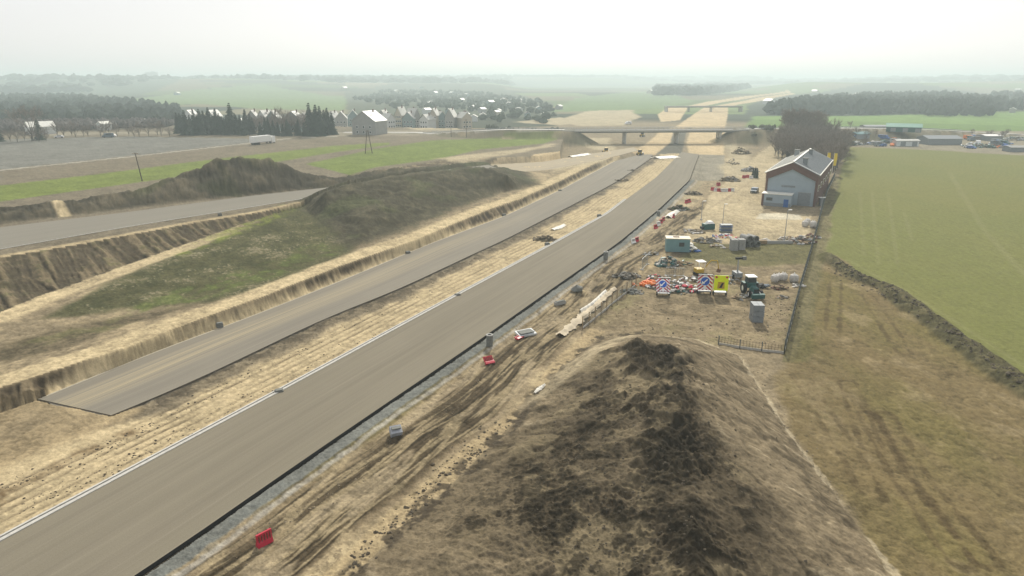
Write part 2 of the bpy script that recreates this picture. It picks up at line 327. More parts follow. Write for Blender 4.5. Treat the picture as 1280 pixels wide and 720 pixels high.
    tm = ss(5.0, 3.6, dT+1.2*(n2-.5)); paint(tm*.85, (.215, .172, .113)); paint(tm*ss(3.6, 2.6, np.abs(wv+.8)+1.2*(n2-.5))*.9, (.095, .075, .048)); paint(np.clip(rut*8-.2, 0, 1)*.95, (.055, .044, .029)); paint(tm*ss(.75, .92, ridge(fbm(aT*.08, wv*1.0, .8, 3, 59, .6)))*.7, (.32, .265, .17)); paint(tm*ss(.55, .66, fbm(aT, wv*6, 8, 3, 58))*.6, (.30, .25, .17))
    paint(ss(1.3, .8, np.abs(wv+6.0)+.8*(n2-.5))*rt*.8*ss(180, 150, y), (.36, .29, .18))
    paint(rt*ss(1.9, 1.6, dr_+.4*(n3-.5)), (.20, .205, .185)); paint(rt*ss(1.8, 1.5, dr_)*ss(.45, .6, n4)*.5, (.12, .125, .115)); paint(rt*ss(1.6, 1.4, np.abs(dr_-1.6)+.6)*ss(.4, .6, n3)*.35, (.13, .14, .13))
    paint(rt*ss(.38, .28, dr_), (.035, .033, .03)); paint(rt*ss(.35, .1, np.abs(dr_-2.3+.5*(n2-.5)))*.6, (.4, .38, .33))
    # lot, yard
    lt = ss(-.3, .5, Fd.inside(LOT, 20, .8, 5, 4)); paint(lt, (.245, .20, .13)); paint(lt*ss(.46, .6, fbm(x*.7, y, 1.6, 4, 73, .65))*.5, (.15, .122, .078)); paint(lt*ss(.42, .6, n1*.5+n2*.5)*.55*ss(.3, .6, n3), (.17, .16, .08))
    gl = spec([(862, 303), (1018, 303), (1010, 330), (930, 332), (870, 325), (845, 330)], 0, 1.5, 17, 1.2); paint(gl*.8, (.15, .145, .068)); paint(gl*ss(.5, .62, n4)*.5, (.08, .075, .04))
    yd = ss(-.2, .5, Fd.inside(YARD, 20, .6, 5, 5)); paint(yd, (.385, .325, .215)); paint(yd*ss(.45, .65, fbm(x, y, 8, 3, 74))*.3, (.29, .245, .165))
    paint(spec([(950, 266), (1000, 268), (1004, 275), (945, 274)], 0, .3, 18, .4), (.47, .43, .33))
    for rr in ([(885, 262), (920, 240), (955, 215)], [(895, 275), (950, 290), (1010, 292)], [(905, 262), (960, 285), (1008, 286)]): paint(ss(.5, .2, Fd.line(GL(rr), 5)[0])*.4, (.24, .2, .14))
    # strip, berm, green field
    gf = ss(-.6, .8, Fd.inside(GFLD, 40, 1.0, 6, 6)); row = .5+.5*np.sin((x*.995-y*.10)*2*math.pi/1.5+1.2*n2)
    paint(gf, GFIELD); paint(gf*ss(.4, .7, fbm(x*.6, y*.25, 22, 4, 75))*.5, (.21, .20, .08)); paint(gf*(.25+.0*row)*row*near*.8, (.14, .15, .055)); paint(gf*ss(.48, .68, n2*.4+n3*.3+n4*.3)*.35, (.135, .15, .05))
    for rr in ([(1185, 215), (1230, 290), (1285, 350)], [(1188, 215), (1234, 290), (1290, 350)], [(1060, 325), (1160, 380), (1300, 470)], [(1110, 240), (1122, 330)], [(1090, 240), (1098, 330)], [(1075, 240), (1080, 320)], [(1130, 265), (1140, 300)]):
        paint(gf*ss(.6, .2, Fd.line(GL(rr), 5)[0])*.16, (.27, .26, .15))
    sp = ss(-.4, 1.0, Fd.inside(STRIP, 30, 1.0, 6, 7)); paint(sp, STRIPC); paint(sp*ss(.45, .62, n2*.45+n3*.55)*.5, (.135, .105, .055)); paint(sp*ss(.45, .7, fbm(x, y*.35, 7, 4, 76))*.42, (.15, .14, .05)); paint(sp*ss(.55, .7, fbm(x, y*.5, 3, 4, 77, .65))*.45, (.27, .22, .135))
    sc_ = spec([(985, 440), (1010, 420), (1080, 470), (1060, 560), (1000, 520)], 0, 2, 19, 3); paint(sc_*ss(.5, .62, n4)*.35, (.10, .09, .045))
    for rr in ([(1085, 520), (1130, 600), (1200, 700)], [(1105, 520), (1150, 600), (1230, 700)], [(1000, 470), (1070, 580), (1100, 640)], [(1060, 480), (1090, 560)], [(1045, 345), (1040, 420)], [(1085, 370), (1130, 440)]):
        dd = Fd.line(GL(rr), 5)[0]; paint(sp*ss(.4, .15, np.abs(dd-.9)+.8*(n3-.5))*.55*ss(.35, .55, n2), (.10, .075, .042))
    bk = ss(2.4, 1.2, db+2.4*(n2-.5)); paint(bk, (.12, .11, .06)); paint(bk*ss(.5, .66, n3)*.6, (.17, .15, .085)); paint(bk*ss(.5, .6, n4)*.5, (.045, .04, .025))
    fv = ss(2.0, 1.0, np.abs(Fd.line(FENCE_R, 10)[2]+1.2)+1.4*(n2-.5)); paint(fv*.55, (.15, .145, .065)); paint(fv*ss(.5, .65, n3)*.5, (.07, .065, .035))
    # foreground heap colouring: pale sandy flanks, dark topsoil crown
    fm = ss(-.3, .6, iF+.8*(n3-.5)); paint(fm, (.205, .168, .112))
    paint(fm*ss(.45, .66, sl)*.45, (.165, .135, .092)); paint(fm*ss(.6, .7, sl*.5+n3*.5)*.5, (.34, .29, .2))
    tn = ss(105, 50, y); dL_ = np.where(oR > 0, dR/(5+12*tn), dR/(1.0+4.2*ss(64, 44, y)))
    nb_ = .5*fbm(x, y, 9, 4, 90, .6)+.5*fbm(x*.9, y, 2.6, 4, 91, .65)
    pat = ss(.40, .54, fbm(x, y, 6, 4, 93, .6)+.10*ss(.8, .1, dL_)); dkm = ss(1.15, .55, dL_+2.4*(nb_-.5))*fm; core = ss(1.0, .2, np.where(oR > 0, dR/4.2, dR/1.4)+2.6*(n2-.5)+1.6*(n3-.5)+.6*(n1-.5))*fm
    paint(dkm*.8, (.12, .098, .066)); paint(dkm*pat*ss(.43, .53, n3*.55+n4*.3+n5*.15)*.85, (.055, .045, .030)); paint(core*.92, (.055, .046, .032))
    cl = clr*dkm; paint(cl*.92, (.215, .178, .115))
    cl = ss(.60, .66, fbm(x, y, 2.2, 4, 79, .6))*dkm; paint(cl*.6, (.205, .17, .11))
    paint(fm*pat*ss(62, 46, y)*ss(.44, .56, n3*.6+n4*.4)*ss(1.6, .6, dL_)*.8, (.045, .038, .026))
    cr_ = ss(.90, .97, ridge(fbm(x+.5*y, y*.5-.3*x, 5, 4, 92, .6)))*fm*(oR < 0); paint(cr_*.6, (.10, .082, .055)); zz = zz
    # white silt rim at the heap's right toe, stone spill at its left toe
    dF = np.abs(iF); side = x > 20
    paint(np.where(side, 1, 0)*ss(.34, .12, dF+.9*(n3-.5))*ss(100, 85, y)*.7*ss(.3, .45, n2), (.38, .33, .235))
    paint(np.where(~side, 1, 0)*ss(1.5, .6, dF+1.6*(n2-.5))*ss(.50, .6, n3)*.85, (.075, .062, .045))
    lq = spec([(650, 500), (700, 455), (745, 425), (800, 425), (770, 450), (700, 480)], 1, 1.2, 20, 1); paint(lq*.8, (.335, .285, .195))
    # bridge surroundings, sand formation further on
    paint(spec([(668, 203), (720, 196), (800, 183), (835, 165), (842, 163), (838, 178), (818, 194), (782, 194), (770, 200), (735, 203), (690, 213), (650, 216)], .3, .5, 21, .5), (.40, .32, .2))
    for pts in FORMATION: paint(spec(pts, .2, .8, 22, .8, 30, 8), (.45, .36, .225))
    paint(spec([(874, 193), (906, 193), (905, 225), (862, 225), (868, 208)], .2, .2, 23, .3), (.24, .22, .17))
    paint(spec([(842, 164), (858, 164), (852, 192), (820, 192), (838, 178)], .2, .6, 24, .6), (.13, .125, .10))
    for pts in SANDY: paint(spec(pts, .5, 4, 25, 2.5, 40, 20), (.36, .31, .21))
    paint(ss(-.3, .3, i2)*0, DARK)
    eb = ss(.2, .8, ez); paint(eb*ss(0, 1, fbm(x, y, 8, 3, 80)), (.12, .115, .07)); paint(eb*ss(.5, .6, fbm(x, y, 10, 3, 81))*.7, (.27, .225, .15))
    for pts in (APPL, APPR): paint(ss(4.6, 4.2, Fd.line(pts, 10)[0]), (.30, .28, .23))
    dn = np.clip(160/np.maximum(D, 1), 0, 1); tex = 1+(.75*(n3-.5)+.75*(n4-.5)+.5*(n5-.5))*dn+.5*(n2-.5)*(1-gf*.6)
    tex = 1+(tex-1)*(1-.55*gf)
    lum0 = col.mean(-1, keepdims=True); col = col*np.where((D < 650)[..., None], .93*np.clip(lum0/.22, .15, 1.15)**.28, 1)
    lum = col.mean(-1, keepdims=True); col = lum+(col-lum)*1.12
    return z, np.clip(col*np.clip(tex, .45, 1.6)[..., None], .01, .8)

# bridge axis and approaches (bridge at about 390 m)
BZT = 7.4
BA = np.array(G(706, 162.3, BZT)); BB = np.array(G(930, 161.2, BZT))
APPL = [G(430, 172.5, .5), G(520, 167, 3.0), tuple(G(600, 163.3, 6.6)), tuple(BA+(BB-BA)*-.02), tuple(BA)]
APPR = [G(1400, 170, .5), G(1180, 164.5, 3.2), G(1048, 162, 6.6), tuple(BB+(BB-BA)*.02), tuple(BB)]
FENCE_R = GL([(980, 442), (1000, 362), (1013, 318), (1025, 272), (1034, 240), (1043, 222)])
FARFIELDS = [
 ([(-200, 176), (220, 168), (420, 166), (420, 158), (200, 158), (-200, 160)], (.13, .12, .085)),
 ([(130, 138), (250, 130), (330, 137), (430, 138), (440, 122), (330, 114), (240, 117), (160, 124)], (.14, .19, .085)),
 ([(-200, 165), (0, 160), (230, 150), (220, 138), (0, 122), (-200, 124)], (.05, .058, .04)),
 ([(0, 120), (160, 122), (230, 112), (120, 108), (0, 110)], (.075, .095, .06)),
 ([(440, 160), (600, 160), (700, 158), (690, 128), (620, 112), (520, 110), (430, 118)], (.07, .08, .052)),
 ([(690, 140), (720, 122), (800, 114), (840, 118), (870, 127), (820, 136), (760, 138)], (.13, .18, .08)),
 ([(936, 160), (1280, 164), (1500, 166), (1500, 138), (1280, 139), (1200, 142), (1050, 145), (940, 145)], (.14, .215, .065)),
 ([(930, 143), (1050, 144), (1240, 141), (1240, 118), (1100, 112), (960, 122), (935, 132)], (.045, .055, .038)),
 ([(985, 117), (1050, 112), (1020, 108), (940, 112)], (.15, .19, .09)),
 ([(1056, 183), (1150, 187), (1280, 194.5), (1500, 206), (1500, 168), (1280, 164), (1060, 166)], (.235, .21, .155)),
]
FORMATION = [
 [(795, 193), (812, 176), (826, 163), (845, 158), (868, 142), (880, 134), (893, 134), (868, 158), (842, 163), (838, 178), (816, 193)],
 [(862, 193), (858, 180), (862, 164), (880, 142), (895, 134), (910, 134), (910, 142), (906, 164), (905, 193)],
 [(856, 133), (885, 126.5), (915, 122.5), (950, 119), (985, 115.5), (990, 117), (950, 121), (905, 127), (873, 134)],
 [(880, 135), (915, 128), (950, 122), (988, 117.6), (996, 118.5), (960, 124), (925, 130), (905, 135)],
 [(822, 143), (835, 134), (860, 134), (850, 150), (826, 152)]]
SANDY = [[(700, 148), (735, 138), (790, 137), (800, 146), (780, 156), (720, 157)], [(640, 152), (700, 146), (735, 150), (700, 156)], [(720, 178), (735, 171), (760, 172), (770, 186), (740, 187)],
 [(910, 180), (930, 184), (940, 200), (925, 225), (905, 225), (908, 200)], [(545, 208), (640, 196), (690, 188), (690, 192), (650, 200), (580, 212)], [(690, 208), (740, 200), (770, 199), (730, 214), (690, 222)],
 [(505, 163.5), (560, 162), (580, 168), (520, 169)]]

# ------------------------------------------------------------------ materials
def mat(name, col, rough=.85, var=.15, scale=3.0, metal=0, bump=0, spec=.25, emit=None):
    m = bpy.data.materials.new(name); m.use_nodes = True; n = m.node_tree.nodes; l = m.node_tree.links; b = n['Principled BSDF']
    tc = n.new('ShaderNodeTexCoord'); ns = n.new('ShaderNodeTexNoise'); ns.inputs['Scale'].default_value = scale; ns.inputs['Detail'].default_value = 6
    l.new(tc.outputs['Object'], ns.inputs['Vector'])
    mr = n.new('ShaderNodeMapRange'); mr.inputs[1].default_value = .3; mr.inputs[2].default_value = .7; mr.inputs[3].default_value = 1-var; mr.inputs[4].default_value = 1+var
    l.new(ns.outputs[0], mr.inputs[0])
    mx = n.new('ShaderNodeVectorMath'); mx.operation = 'SCALE'; mx.inputs[0].default_value = col[:3]; l.new(mr.outputs[0], mx.inputs['Scale'])
    l.new(mx.outputs[0], b.inputs['Base Color'])
    b.inputs['Roughness'].default_value = rough; b.inputs['Metallic'].default_value = metal; b.inputs['Specular IOR Level'].default_value = spec
    if bump:
        bp = n.new('ShaderNodeBump'); bp.inputs['Strength'].default_value = bump; bp.inputs['Distance'].default_value = .05; l.new(ns.outputs[0], bp.inputs['Height']); l.new(bp.outputs[0], b.inputs['Normal'])
    return m
M = dict(
 concrete=mat('concrete', (.42, .41, .37)), concrete_dark=mat('concrete_dark', (.16, .165, .15)), block=mat('concrete_block', (.30, .30, .28), scale=6),
 brick=mat('brick', (.125, .07, .056), scale=5), bwall=mat('render_wall', (.30, .36, .40), scale=.6, var=.06), roof_metal=mat('metal_roof', (.50, .50, .46), .5, .08, .8), roof_white=mat('pale_roof', (.72, .71, .64), .5, .08, 1),
 white=mat('white_paint', (.78, .78, .75), .5, .06), red=mat('red_plastic', (.46, .025, .05), .45, .08), orange=mat('orange_plastic', (.8, .22, .04), .5, .1), blue=mat('blue_paint', (.02, .10, .45), .5, .05),
 yellow=mat('yellow_film', (.70, .80, .0), .5, .05), black=mat('black_rubber', (.02, .02, .02), .8, .2), steel=mat('galvanised_steel', (.33, .34, .34), .5, .1, 2, .4), dgreen=mat('dark_green_paint', (.03, .10, .09), .5, .15),
 teal=mat('teal_container_paint', (.17, .30, .31), .55, .1, 1), cream=mat('cream_paint', (.55, .50, .36), .6, .1), tarp=mat('blue_tarp', (.03, .10, .30), .5, .2), glass=mat('window_glass', (.03, .04, .045), .1, .05, 1, 0, 0, .6),
 wood=mat('wood', (.26, .19, .11), .8, .2), wire=mat('fence_wire', (.10, .115, .11), .6, .1), sheet=mat('white_sheet', (.74, .72, .64), .7, .08, .7), bigbag=mat('bag_fabric', (.50, .48, .44), .8, .2, 2),
 rust=mat('rusty_scrap', (.14, .07, .045), .8, .3), rubble=mat('rubble_stone', (.20, .19, .165), .9, .35, 2), plant=mat('machine_yellow', (.45, .30, .03), .5, .15), greyp=mat('grey_paint', (.20, .22, .23), .5, .12),
 bark=mat('bark', (.085, .07, .055), .9, .25, 4), twig=mat('bare_twigs', (.20, .165, .135), .9, .25, 1), conifer=mat('conifer_foliage', (.018, .032, .018), .9, .4, .6), wood_far=mat('far_woodland', (.034, .042, .03), 1, .3, .05, spec=0),
 house=mat('house_render', (.30, .30, .28), .8, .1, .5), house_dark=mat('roof_tile', (.10, .085, .08), .7, .2, 2), flag=mat('yellow_cloth', (.70, .52, .02), .7, .08), green_roof=mat('green_roof', (.11, .26, .20), .5, .1, 1), grass_tuft=mat('hedge_leaf', (.05, .06, .025), .9, .3, 2),
 soil=mat('clod_soil', (.085, .07, .048), .95, .35, 2), clay=mat('clod_clay', (.19, .155, .10), .95, .3, 2), carp=mat('car_grey_paint', (.10, .13, .16), .3, .03, 1, .3, 0, .5), carw=mat('car_white_paint', (.7, .7, .7), .3, .03, 1, 0, 0, .5), cars=mat('car_silver_paint', (.4, .42, .43), .3, .03, 1, .4, 0, .5), ibc=mat('pale_plastic', (.55, .58, .58), .6, .15, 3))

def ground_mat():
    m = bpy.data.materials.new('earth'); m.use_nodes = True; n = m.node_tree.nodes; l = m.node_tree.links; b = n['Principled BSDF']
    at = n.new('ShaderNodeAttribute'); at.attribute_name = 'soil'
    geo = n.new('ShaderNodeNewGeometry')
    def noise(sc, det=8, ro=.6):
        q = n.new('ShaderNodeTexNoise'); q.inputs['Scale'].default_value = sc; q.inputs['Detail'].default_value = det; q.inputs['Roughness'].default_value = ro; l.new(geo.outputs['Position'], q.inputs['Vector']); return q
    a = noise(1.4); c = noise(7, 5); mr = n.new('ShaderNodeMapRange'); mr.inputs[1].default_value = .3; mr.inputs[2].default_value = .7; mr.inputs[3].default_value = .74; mr.inputs[4].default_value = 1.26
    ad = n.new('ShaderNodeMath'); ad.operation = 'ADD'; l.new(a.outputs[0], ad.inputs[0]); l.new(c.outputs[0], ad.inputs[1]); hf = n.new('ShaderNodeMath'); hf.operation = 'MULTIPLY'; hf.inputs[1].default_value = .5; l.new(ad.outputs[0], hf.inputs[0]); l.new(hf.outputs[0], mr.inputs[0])
    sc = n.new('ShaderNodeVectorMath'); sc.operation = 'SCALE'; l.new(at.outputs['Color'], sc.inputs[0]); l.new(mr.outputs[0], sc.inputs['Scale']); l.new(sc.outputs[0], b.inputs['Base Color'])
    bp = n.new('ShaderNodeBump'); bp.inputs['Strength'].default_value = .55; bp.inputs['Distance'].default_value = .22; l.new(hf.outputs[0], bp.inputs['Height']); l.new(bp.outputs[0], b.inputs['Normal'])
    b.inputs['Roughness'].default_value = 1; b.inputs['Specular IOR Level'].default_value = .05
    return m
def road_mat(name, base, stain, dust, kstain=.5, kdust=.4, mid=None):
    """UV: u across in metres, v along in metres"""
    m = bpy.data.materials.new(name); m.use_nodes = True; n = m.node_tree.nodes; l = m.node_tree.links; b = n['Principled BSDF']
    uv = n.new('ShaderNodeUVMap'); uv.uv_map = 'road'
    def noise(su, sv, det=4, ro=.55):
        mp = n.new('ShaderNodeMapping'); mp.inputs['Scale'].default_value = (su, sv, 1); l.new(uv.outputs[0], mp.inputs[0]); q = n.new('ShaderNodeTexNoise'); q.inputs['Scale'].default_value = 1; q.inputs['Detail'].default_value = det; q.inputs['Roughness'].default_value = ro; l.new(mp.outputs[0], q.inputs['Vector']); return q.outputs[0]
    def mrr(s, a, b_, c=0, d=1):
        q = n.new('ShaderNodeMapRange'); q.inputs[1].default_value = a; q.inputs[2].default_value = b_; q.inputs[3].default_value = c; q.inputs[4].default_value = d; l.new(s, q.inputs[0]); return q.outputs[0]
    def mix(f, A, B):
        q = n.new('ShaderNodeMix'); q.data_type = 'RGBA'
        if isinstance(f, float): q.inputs[0].default_value = f
        else: l.new(f, q.inputs[0])
        for i, s in ((6, A), (7, B)):
            if isinstance(s, tuple): q.inputs[i].default_value = (*s, 1)
            else: l.new(s, q.inputs[i])
        return q.outputs[2]
    c = mix(mrr(noise(.9, .012, 5, .6), .42, .62, 0, kstain), base, stain)
    c = mix(mrr(noise(2.6, .03, 4, .6), .52, .68, 0, kdust), c, dust)
    c = mix(mrr(noise(.12, .05, 5, .6), .45, .7, 0, kdust*.6), c, dust)
    if mid:
        sp = n.new('ShaderNodeSeparateXYZ'); l.new(uv.outputs[0], sp.inputs[0])
        d = n.new('ShaderNodeMath'); d.operation = 'SUBTRACT'; d.inputs[1].default_value = mid[0]; l.new(sp.outputs[0], d.inputs[0]); ab = n.new('ShaderNodeMath'); ab.operation = 'ABSOLUTE'; l.new(d.outputs[0], ab.inputs[0])
        k = n.new('ShaderNodeMath'); k.operation = 'MULTIPLY'; l.new(mrr(ab.outputs[0], mid[1], mid[1]*.35), k.inputs[0]); l.new(mrr(noise(3.5, .02, 5, .6), .38, .6, 0, .9), k.inputs[1])
        k2 = n.new('ShaderNodeMath'); k2.operation = 'MULTIPLY'; l.new(k.outputs[0], k2.inputs[0]); l.new(mrr(sp.outputs[1], mid[2], mid[2]*.2, 0.12, 1), k2.inputs[1])
        c = mix(k2.outputs[0], c, mid[3])
    fine = noise(9, 9, 3, .7); sc = n.new('ShaderNodeVectorMath'); sc.operation = 'SCALE'; l.new(c, sc.inputs[0]); l.new(mrr(fine, .3, .7, .9, 1.1), sc.inputs['Scale']); l.new(sc.outputs[0], b.inputs['Base Color'])
    b.inputs['Roughness'].default_value = .95; b.inputs['Specular IOR Level'].default_value = .12
    return m

# ------------------------------------------------------------------ object helpers
def link(name, me, parent=None):
    o = bpy.data.objects.new(name, me); COL.objects.link(o)
    if parent: o.parent = parent
    return o
def tag(o, label=None, cat=None, group=None, kind=None):
    if label: o['label'] = label
    if cat: o['category'] = cat
    if group: o['group'] = group
    if kind: o['kind'] = kind
    return o
def root(name, label, cat, loc, rz=0, group=None):
    o = link(name, None); o.location = loc; o.rotation_euler = (0, 0, rz); return tag(o, label, cat, group)
def clone(o, loc, rz=0, sc=1, label=None, group=None):
    c = o.copy(); COL.objects.link(c); c.location = loc; c.rotation_euler = (0, 0, rz); c.scale = (sc, sc, sc) if not isinstance(sc, tuple) else sc
    if label: c['label'] = label
    if group: c['group'] = group
    for ch in o.children:
        d = ch.copy(); COL.objects.link(d); d.parent = c
        for g in ch.children: e = g.copy(); COL.objects.link(e); e.parent = d
    return c
def hz(x, y):
    return float(terrain(np.array([x]), np.array([y]), False)[0])
def at(px, py, dz=0.0):
    """ground point seen at this place of the survey photo, on the modelled terrain"""
    z = 0.0
    for _ in range(7): x, y = G(px, py, z); z = .5*z+.5*hz(x, y)
    x, y = G(px, py, z); return (x, y, hz(x, y)+dz)
def ats(pts):
    """several ground points at once"""
    pts = np.array(pts, float); z = np.zeros(len(pts))
    for _ in range(7):
        q = np.array([G(a, b, c) for (a, b), c in zip(pts, z)]); z = .5*z+.5*terrain(q[:, 0], q[:, 1], False)
    q = np.array([G(a, b, c) for (a, b), c in zip(pts, z)]); z = terrain(q[:, 0], q[:, 1], False)
    return [(float(a[0]), float(a[1]), float(c)) for a, c in zip(q, z)]
class MB:
    def __init__(s): s.v = []; s.f = []; s.m = []; s.mats = []
    def mi(s, m):
        if m not in s.mats: s.mats.append(m)
        return s.mats.index(m)
    def add(s, vs, fs, m): 
        b = len(s.v); s.v += [tuple(v) for v in vs]; s.f += [tuple(i+b for i in f) for f in fs]; s.m += [s.mi(m)]*len(fs); return s
    def box(s, c, d, m, rz=0, rx=0, ry=0, taper=1.0):
        R = Matrix.Rotation(rz, 3, 'Z') @ Matrix.Rotation(ry, 3, 'Y') @ Matrix.Rotation(rx, 3, 'X'); vs = []
        for k in (-.5, .5):
            t = taper if k > 0 else 1
            for i, j in ((-.5, -.5), (.5, -.5), (.5, .5), (-.5, .5)): vs.append(Vector(c)+R @ Vector((i*d[0]*t, j*d[1]*t, k*d[2])))
        return s.add(vs, [(3, 2, 1, 0), (4, 5, 6, 7), (0, 1, 5, 4), (1, 2, 6, 5), (2, 3, 7, 6), (3, 0, 4, 7)], m)
    def tube(s, a, b, r0, m, r1=None, n=8, cap=True):
        a = Vector(a); b = Vector(b); r1 = r0 if r1 is None else r1; d = (b-a)
        if d.length < 1e-6: return s
        q = d.to_track_quat('Z', 'Y'); vs = []
        for p, r in ((a, r0), (b, r1)):
            for i in range(n): vs.append(p+q @ Vector((r*math.cos(2*math.pi*i/n), r*math.sin(2*math.pi*i/n), 0)))
        fs = [(i, (i+1) % n, n+(i+1) % n, n+i) for i in range(n)]
        if cap: fs += [tuple(range(n-1, -1, -1)), tuple(range(n, 2*n))]
        return s.add(vs, fs, m)
    def ring(s, a, b, ro, ri, m, n=20):
        a = Vector(a); b = Vector(b); q = (b-a).to_track_quat('Z', 'Y'); vs = []
        for p, r in ((a, ro), (b, ro), (b, ri), (a, ri)):
            for i in range(n): vs.append(p+q @ Vector((r*math.cos(2*math.pi*i/n), r*math.sin(2*math.pi*i/n), 0)))
        fs = []
        for k in range(4):
            for i in range(n): fs.append((k*n+i, k*n+(i+1) % n, ((k+1) % 4)*n+(i+1) % n, ((k+1) % 4)*n+i))
        return s.add(vs, fs, m)
    def prism(s, prof, x0, x1, m, axis='x'):
        """profile (a,b) extruded along axis"""
        n = len(prof); vs = []
        for X in (x0, x1):
            for a, b in prof: vs.append((X, a, b) if axis == 'x' else (a, X, b))
        fs = [tuple(range(n)), tuple(range(2*n-1, n-1, -1))]+[(i, n+i, n+(i+1) % n, (i+1) % n) for i in range(n)]
        return s.add(vs, fs, m)
    def rock(s, c, r, m, rnd, fl=.7, n=7):
        vs = [Vector(c)+Vector((0, 0, -r*.3))]
        for k, (h, w) in enumerate(((-.1, 1.0), (.35, .85))):
            for i in range(n):
                a = 2*math.pi*(i+.5*k)/n; q = r*w*rnd.uniform(.7, 1.2); vs.append(Vector(c)+Vector((q*math.cos(a), q*math.sin(a), r*h*rnd.uniform(.5, 1.4)*fl)))
        vs.append(Vector(c)+Vector((r*rnd.uniform(-.2, .2), r*rnd.uniform(-.2, .2), r*fl*rnd.uniform(.7, 1))))
        fs = [(0, 1+(i+1) % n, 1+i) for i in range(n)]+[(1+i, 1+(i+1) % n, 1+n+i) for i in range(n)]+[(1+(i+1) % n, 1+n+(i+1) % n, 1+n+i) for i in range(n)]+[(1+n+i, 1+n+(i+1) % n, 2*n+1) for i in range(n)]
        return s.add(vs, fs, m)
    def mesh(s, name, bevel=0, smooth=False):
        me = bpy.data.meshes.new(name); me.from_pydata([tuple(v) for v in s.v], [], s.f)
        for m in s.mats: me.materials.append(m)
        me.polygons.foreach_set('material_index', s.m)
        if smooth: me.polygons.foreach_set('use_smooth', [True]*len(me.polygons))
        import bmesh
        if len(s.f) < 20000:
            bm = bmesh.new(); bm.from_mesh(me); bmesh.ops.recalc_face_normals(bm, faces=bm.faces); bm.to_mesh(me); bm.free()
        me.update(); return me
    def build(s, name, parent=None, **k): return link(name, s.mesh(name, **k), parent)
R = random.Random(11)

# ------------------------------------------------------------------ terrain sheet
def build_ground():
    az = np.concatenate([np.linspace(-85, -47, 60)[:-1], np.arange(-47, 47.01, .07), np.linspace(47, 85, 60)[1:]])
    th = np.concatenate([np.linspace(86, 50, 24)[:-1], np.linspace(50, 42, 60)[:-1], np.arange(42, 4.0, -.055), np.arange(4.0, .32, -.04), np.array([.3, .26, .22, .19])])
    Dr = H/np.tan(np.radians(th)); azr = np.radians(az)
    X = (Dr[:, None]*np.sin(azr)[None]).ravel(); Y = (Dr[:, None]*np.cos(azr)[None]).ravel()
    z, c = terrain(X, Y)
    nr, nc = len(Dr), len(az); me = bpy.data.meshes.new('ground')
    co = np.stack([X, Y, z], 1).astype(f32); me.vertices.add(len(X)); me.vertices.foreach_set('co', co.ravel())
    i = np.arange(nr-1)[:, None]*nc+np.arange(nc-1)[None]; i = i.ravel()
    q = np.stack([i, i+nc, i+nc+1, i+1], 1).astype(np.int32)[:, ::-1].copy()
    me.loops.add(q.size); me.loops.foreach_set('vertex_index', q.ravel()); me.polygons.add(len(q))
    me.polygons.foreach_set('loop_start', np.arange(0, q.size, 4, dtype=np.int32)); me.polygons.foreach_set('loop_total', np.full(len(q), 4, np.int32))
    me.polygons.foreach_set('use_smooth', np.ones(len(q), bool))
    me.update(calc_edges=True)
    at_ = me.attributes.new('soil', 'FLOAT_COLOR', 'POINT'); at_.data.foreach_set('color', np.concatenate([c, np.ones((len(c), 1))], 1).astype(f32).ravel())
    me.materials.append(ground_mat()); o = link('ground', me); tag(o, kind='structure')
build_ground()

# ------------------------------------------------------------------ roads
def resample(pts, n):
    P = np.array(pts); s = np.concatenate([[0], np.cumsum(np.hypot(*np.diff(P, axis=0).T))]); t = np.linspace(0, s[-1], n)
    xs = np.interp(t, s, P[:, 0]); ys = np.interp(t, s, P[:, 1])
    k = max(1, n//40); ker = np.ones(2*k+1)/(2*k+1)
    def sm(a): p = np.concatenate([2*a[0]-a[k:0:-1], a, 2*a[-1]-a[-2:-k-2:-1]]); return np.convolve(p, ker, 'valid')
    return np.stack([sm(xs), sm(ys)], 1), t
def road(name, L, Rt, z, thick, m, side, n=160, across=12, crown=0.0):
    l, tl = resample(L, n); r, tr = resample(Rt, n); vs = []; fs = []; uvs = []
    W_ = float(np.mean(np.hypot(*(l-r).T)))
    for i in range(n):
        for j in range(across+1):
            u = j/across; p = l[i]*(1-u)+r[i]*u; zz = z(p[0], p[1]) if callable(z) else z
            vs.append((p[0], p[1], zz)); uvs.append((u*W_, .5*(tl[i]+tr[i])))
    w = across+1
    for i in range(n-1):
        for j in range(across): fs.append((i*w+j, i*w+j+1, (i+1)*w+j+1, (i+1)*w+j))
    nt_ = len(fs); loop = [i*w for i in range(n)]+[(n-1)*w+j for j in range(1, w)]+[i*w+across for i in range(n-2, -1, -1)]+[j for j in range(across-1, 0, -1)]
    b = len(vs)
    for k in loop: v = vs[k]; vs.append((v[0], v[1], v[2]-thick)); uvs.append(uvs[k])
    for k in range(len(loop)): fs.append((loop[k], loop[(k+1) % len(loop)], b+(k+1) % len(loop), b+k))
    me = bpy.data.meshes.new(name); me.from_pydata(vs, [], fs); uvl = me.uv_layers.new(name='road')
    for p in me.polygons:
        p.material_index = 0 if p.index < nt_ else 1
        for li in p.loop_indices: uvl.data[li].uv = uvs[me.loops[li].vertex_index]
    me.materials.append(m); me.materials.append(side)
    import bmesh
    bm = bmesh.new(); bm.from_mesh(me); bmesh.ops.recalc_face_normals(bm, faces=bm.faces); bm.to_mesh(me); bm.free()
    return tag(link(name, me), kind='structure')
edge_dark = mat('dark_edge', (.03, .029, .027), .9)
mRC = road_mat('stabilised_base', (.19, .170, .125), (.158, .14, .105), (.245, .218, .165), .7, .4)
mLC = road_mat('asphalt_base', (.20, .182, .145), (.165, .15, .122), (.27, .245, .19), .6, .4, (4.6, 3.2, 130, (.34, .29, .19)))
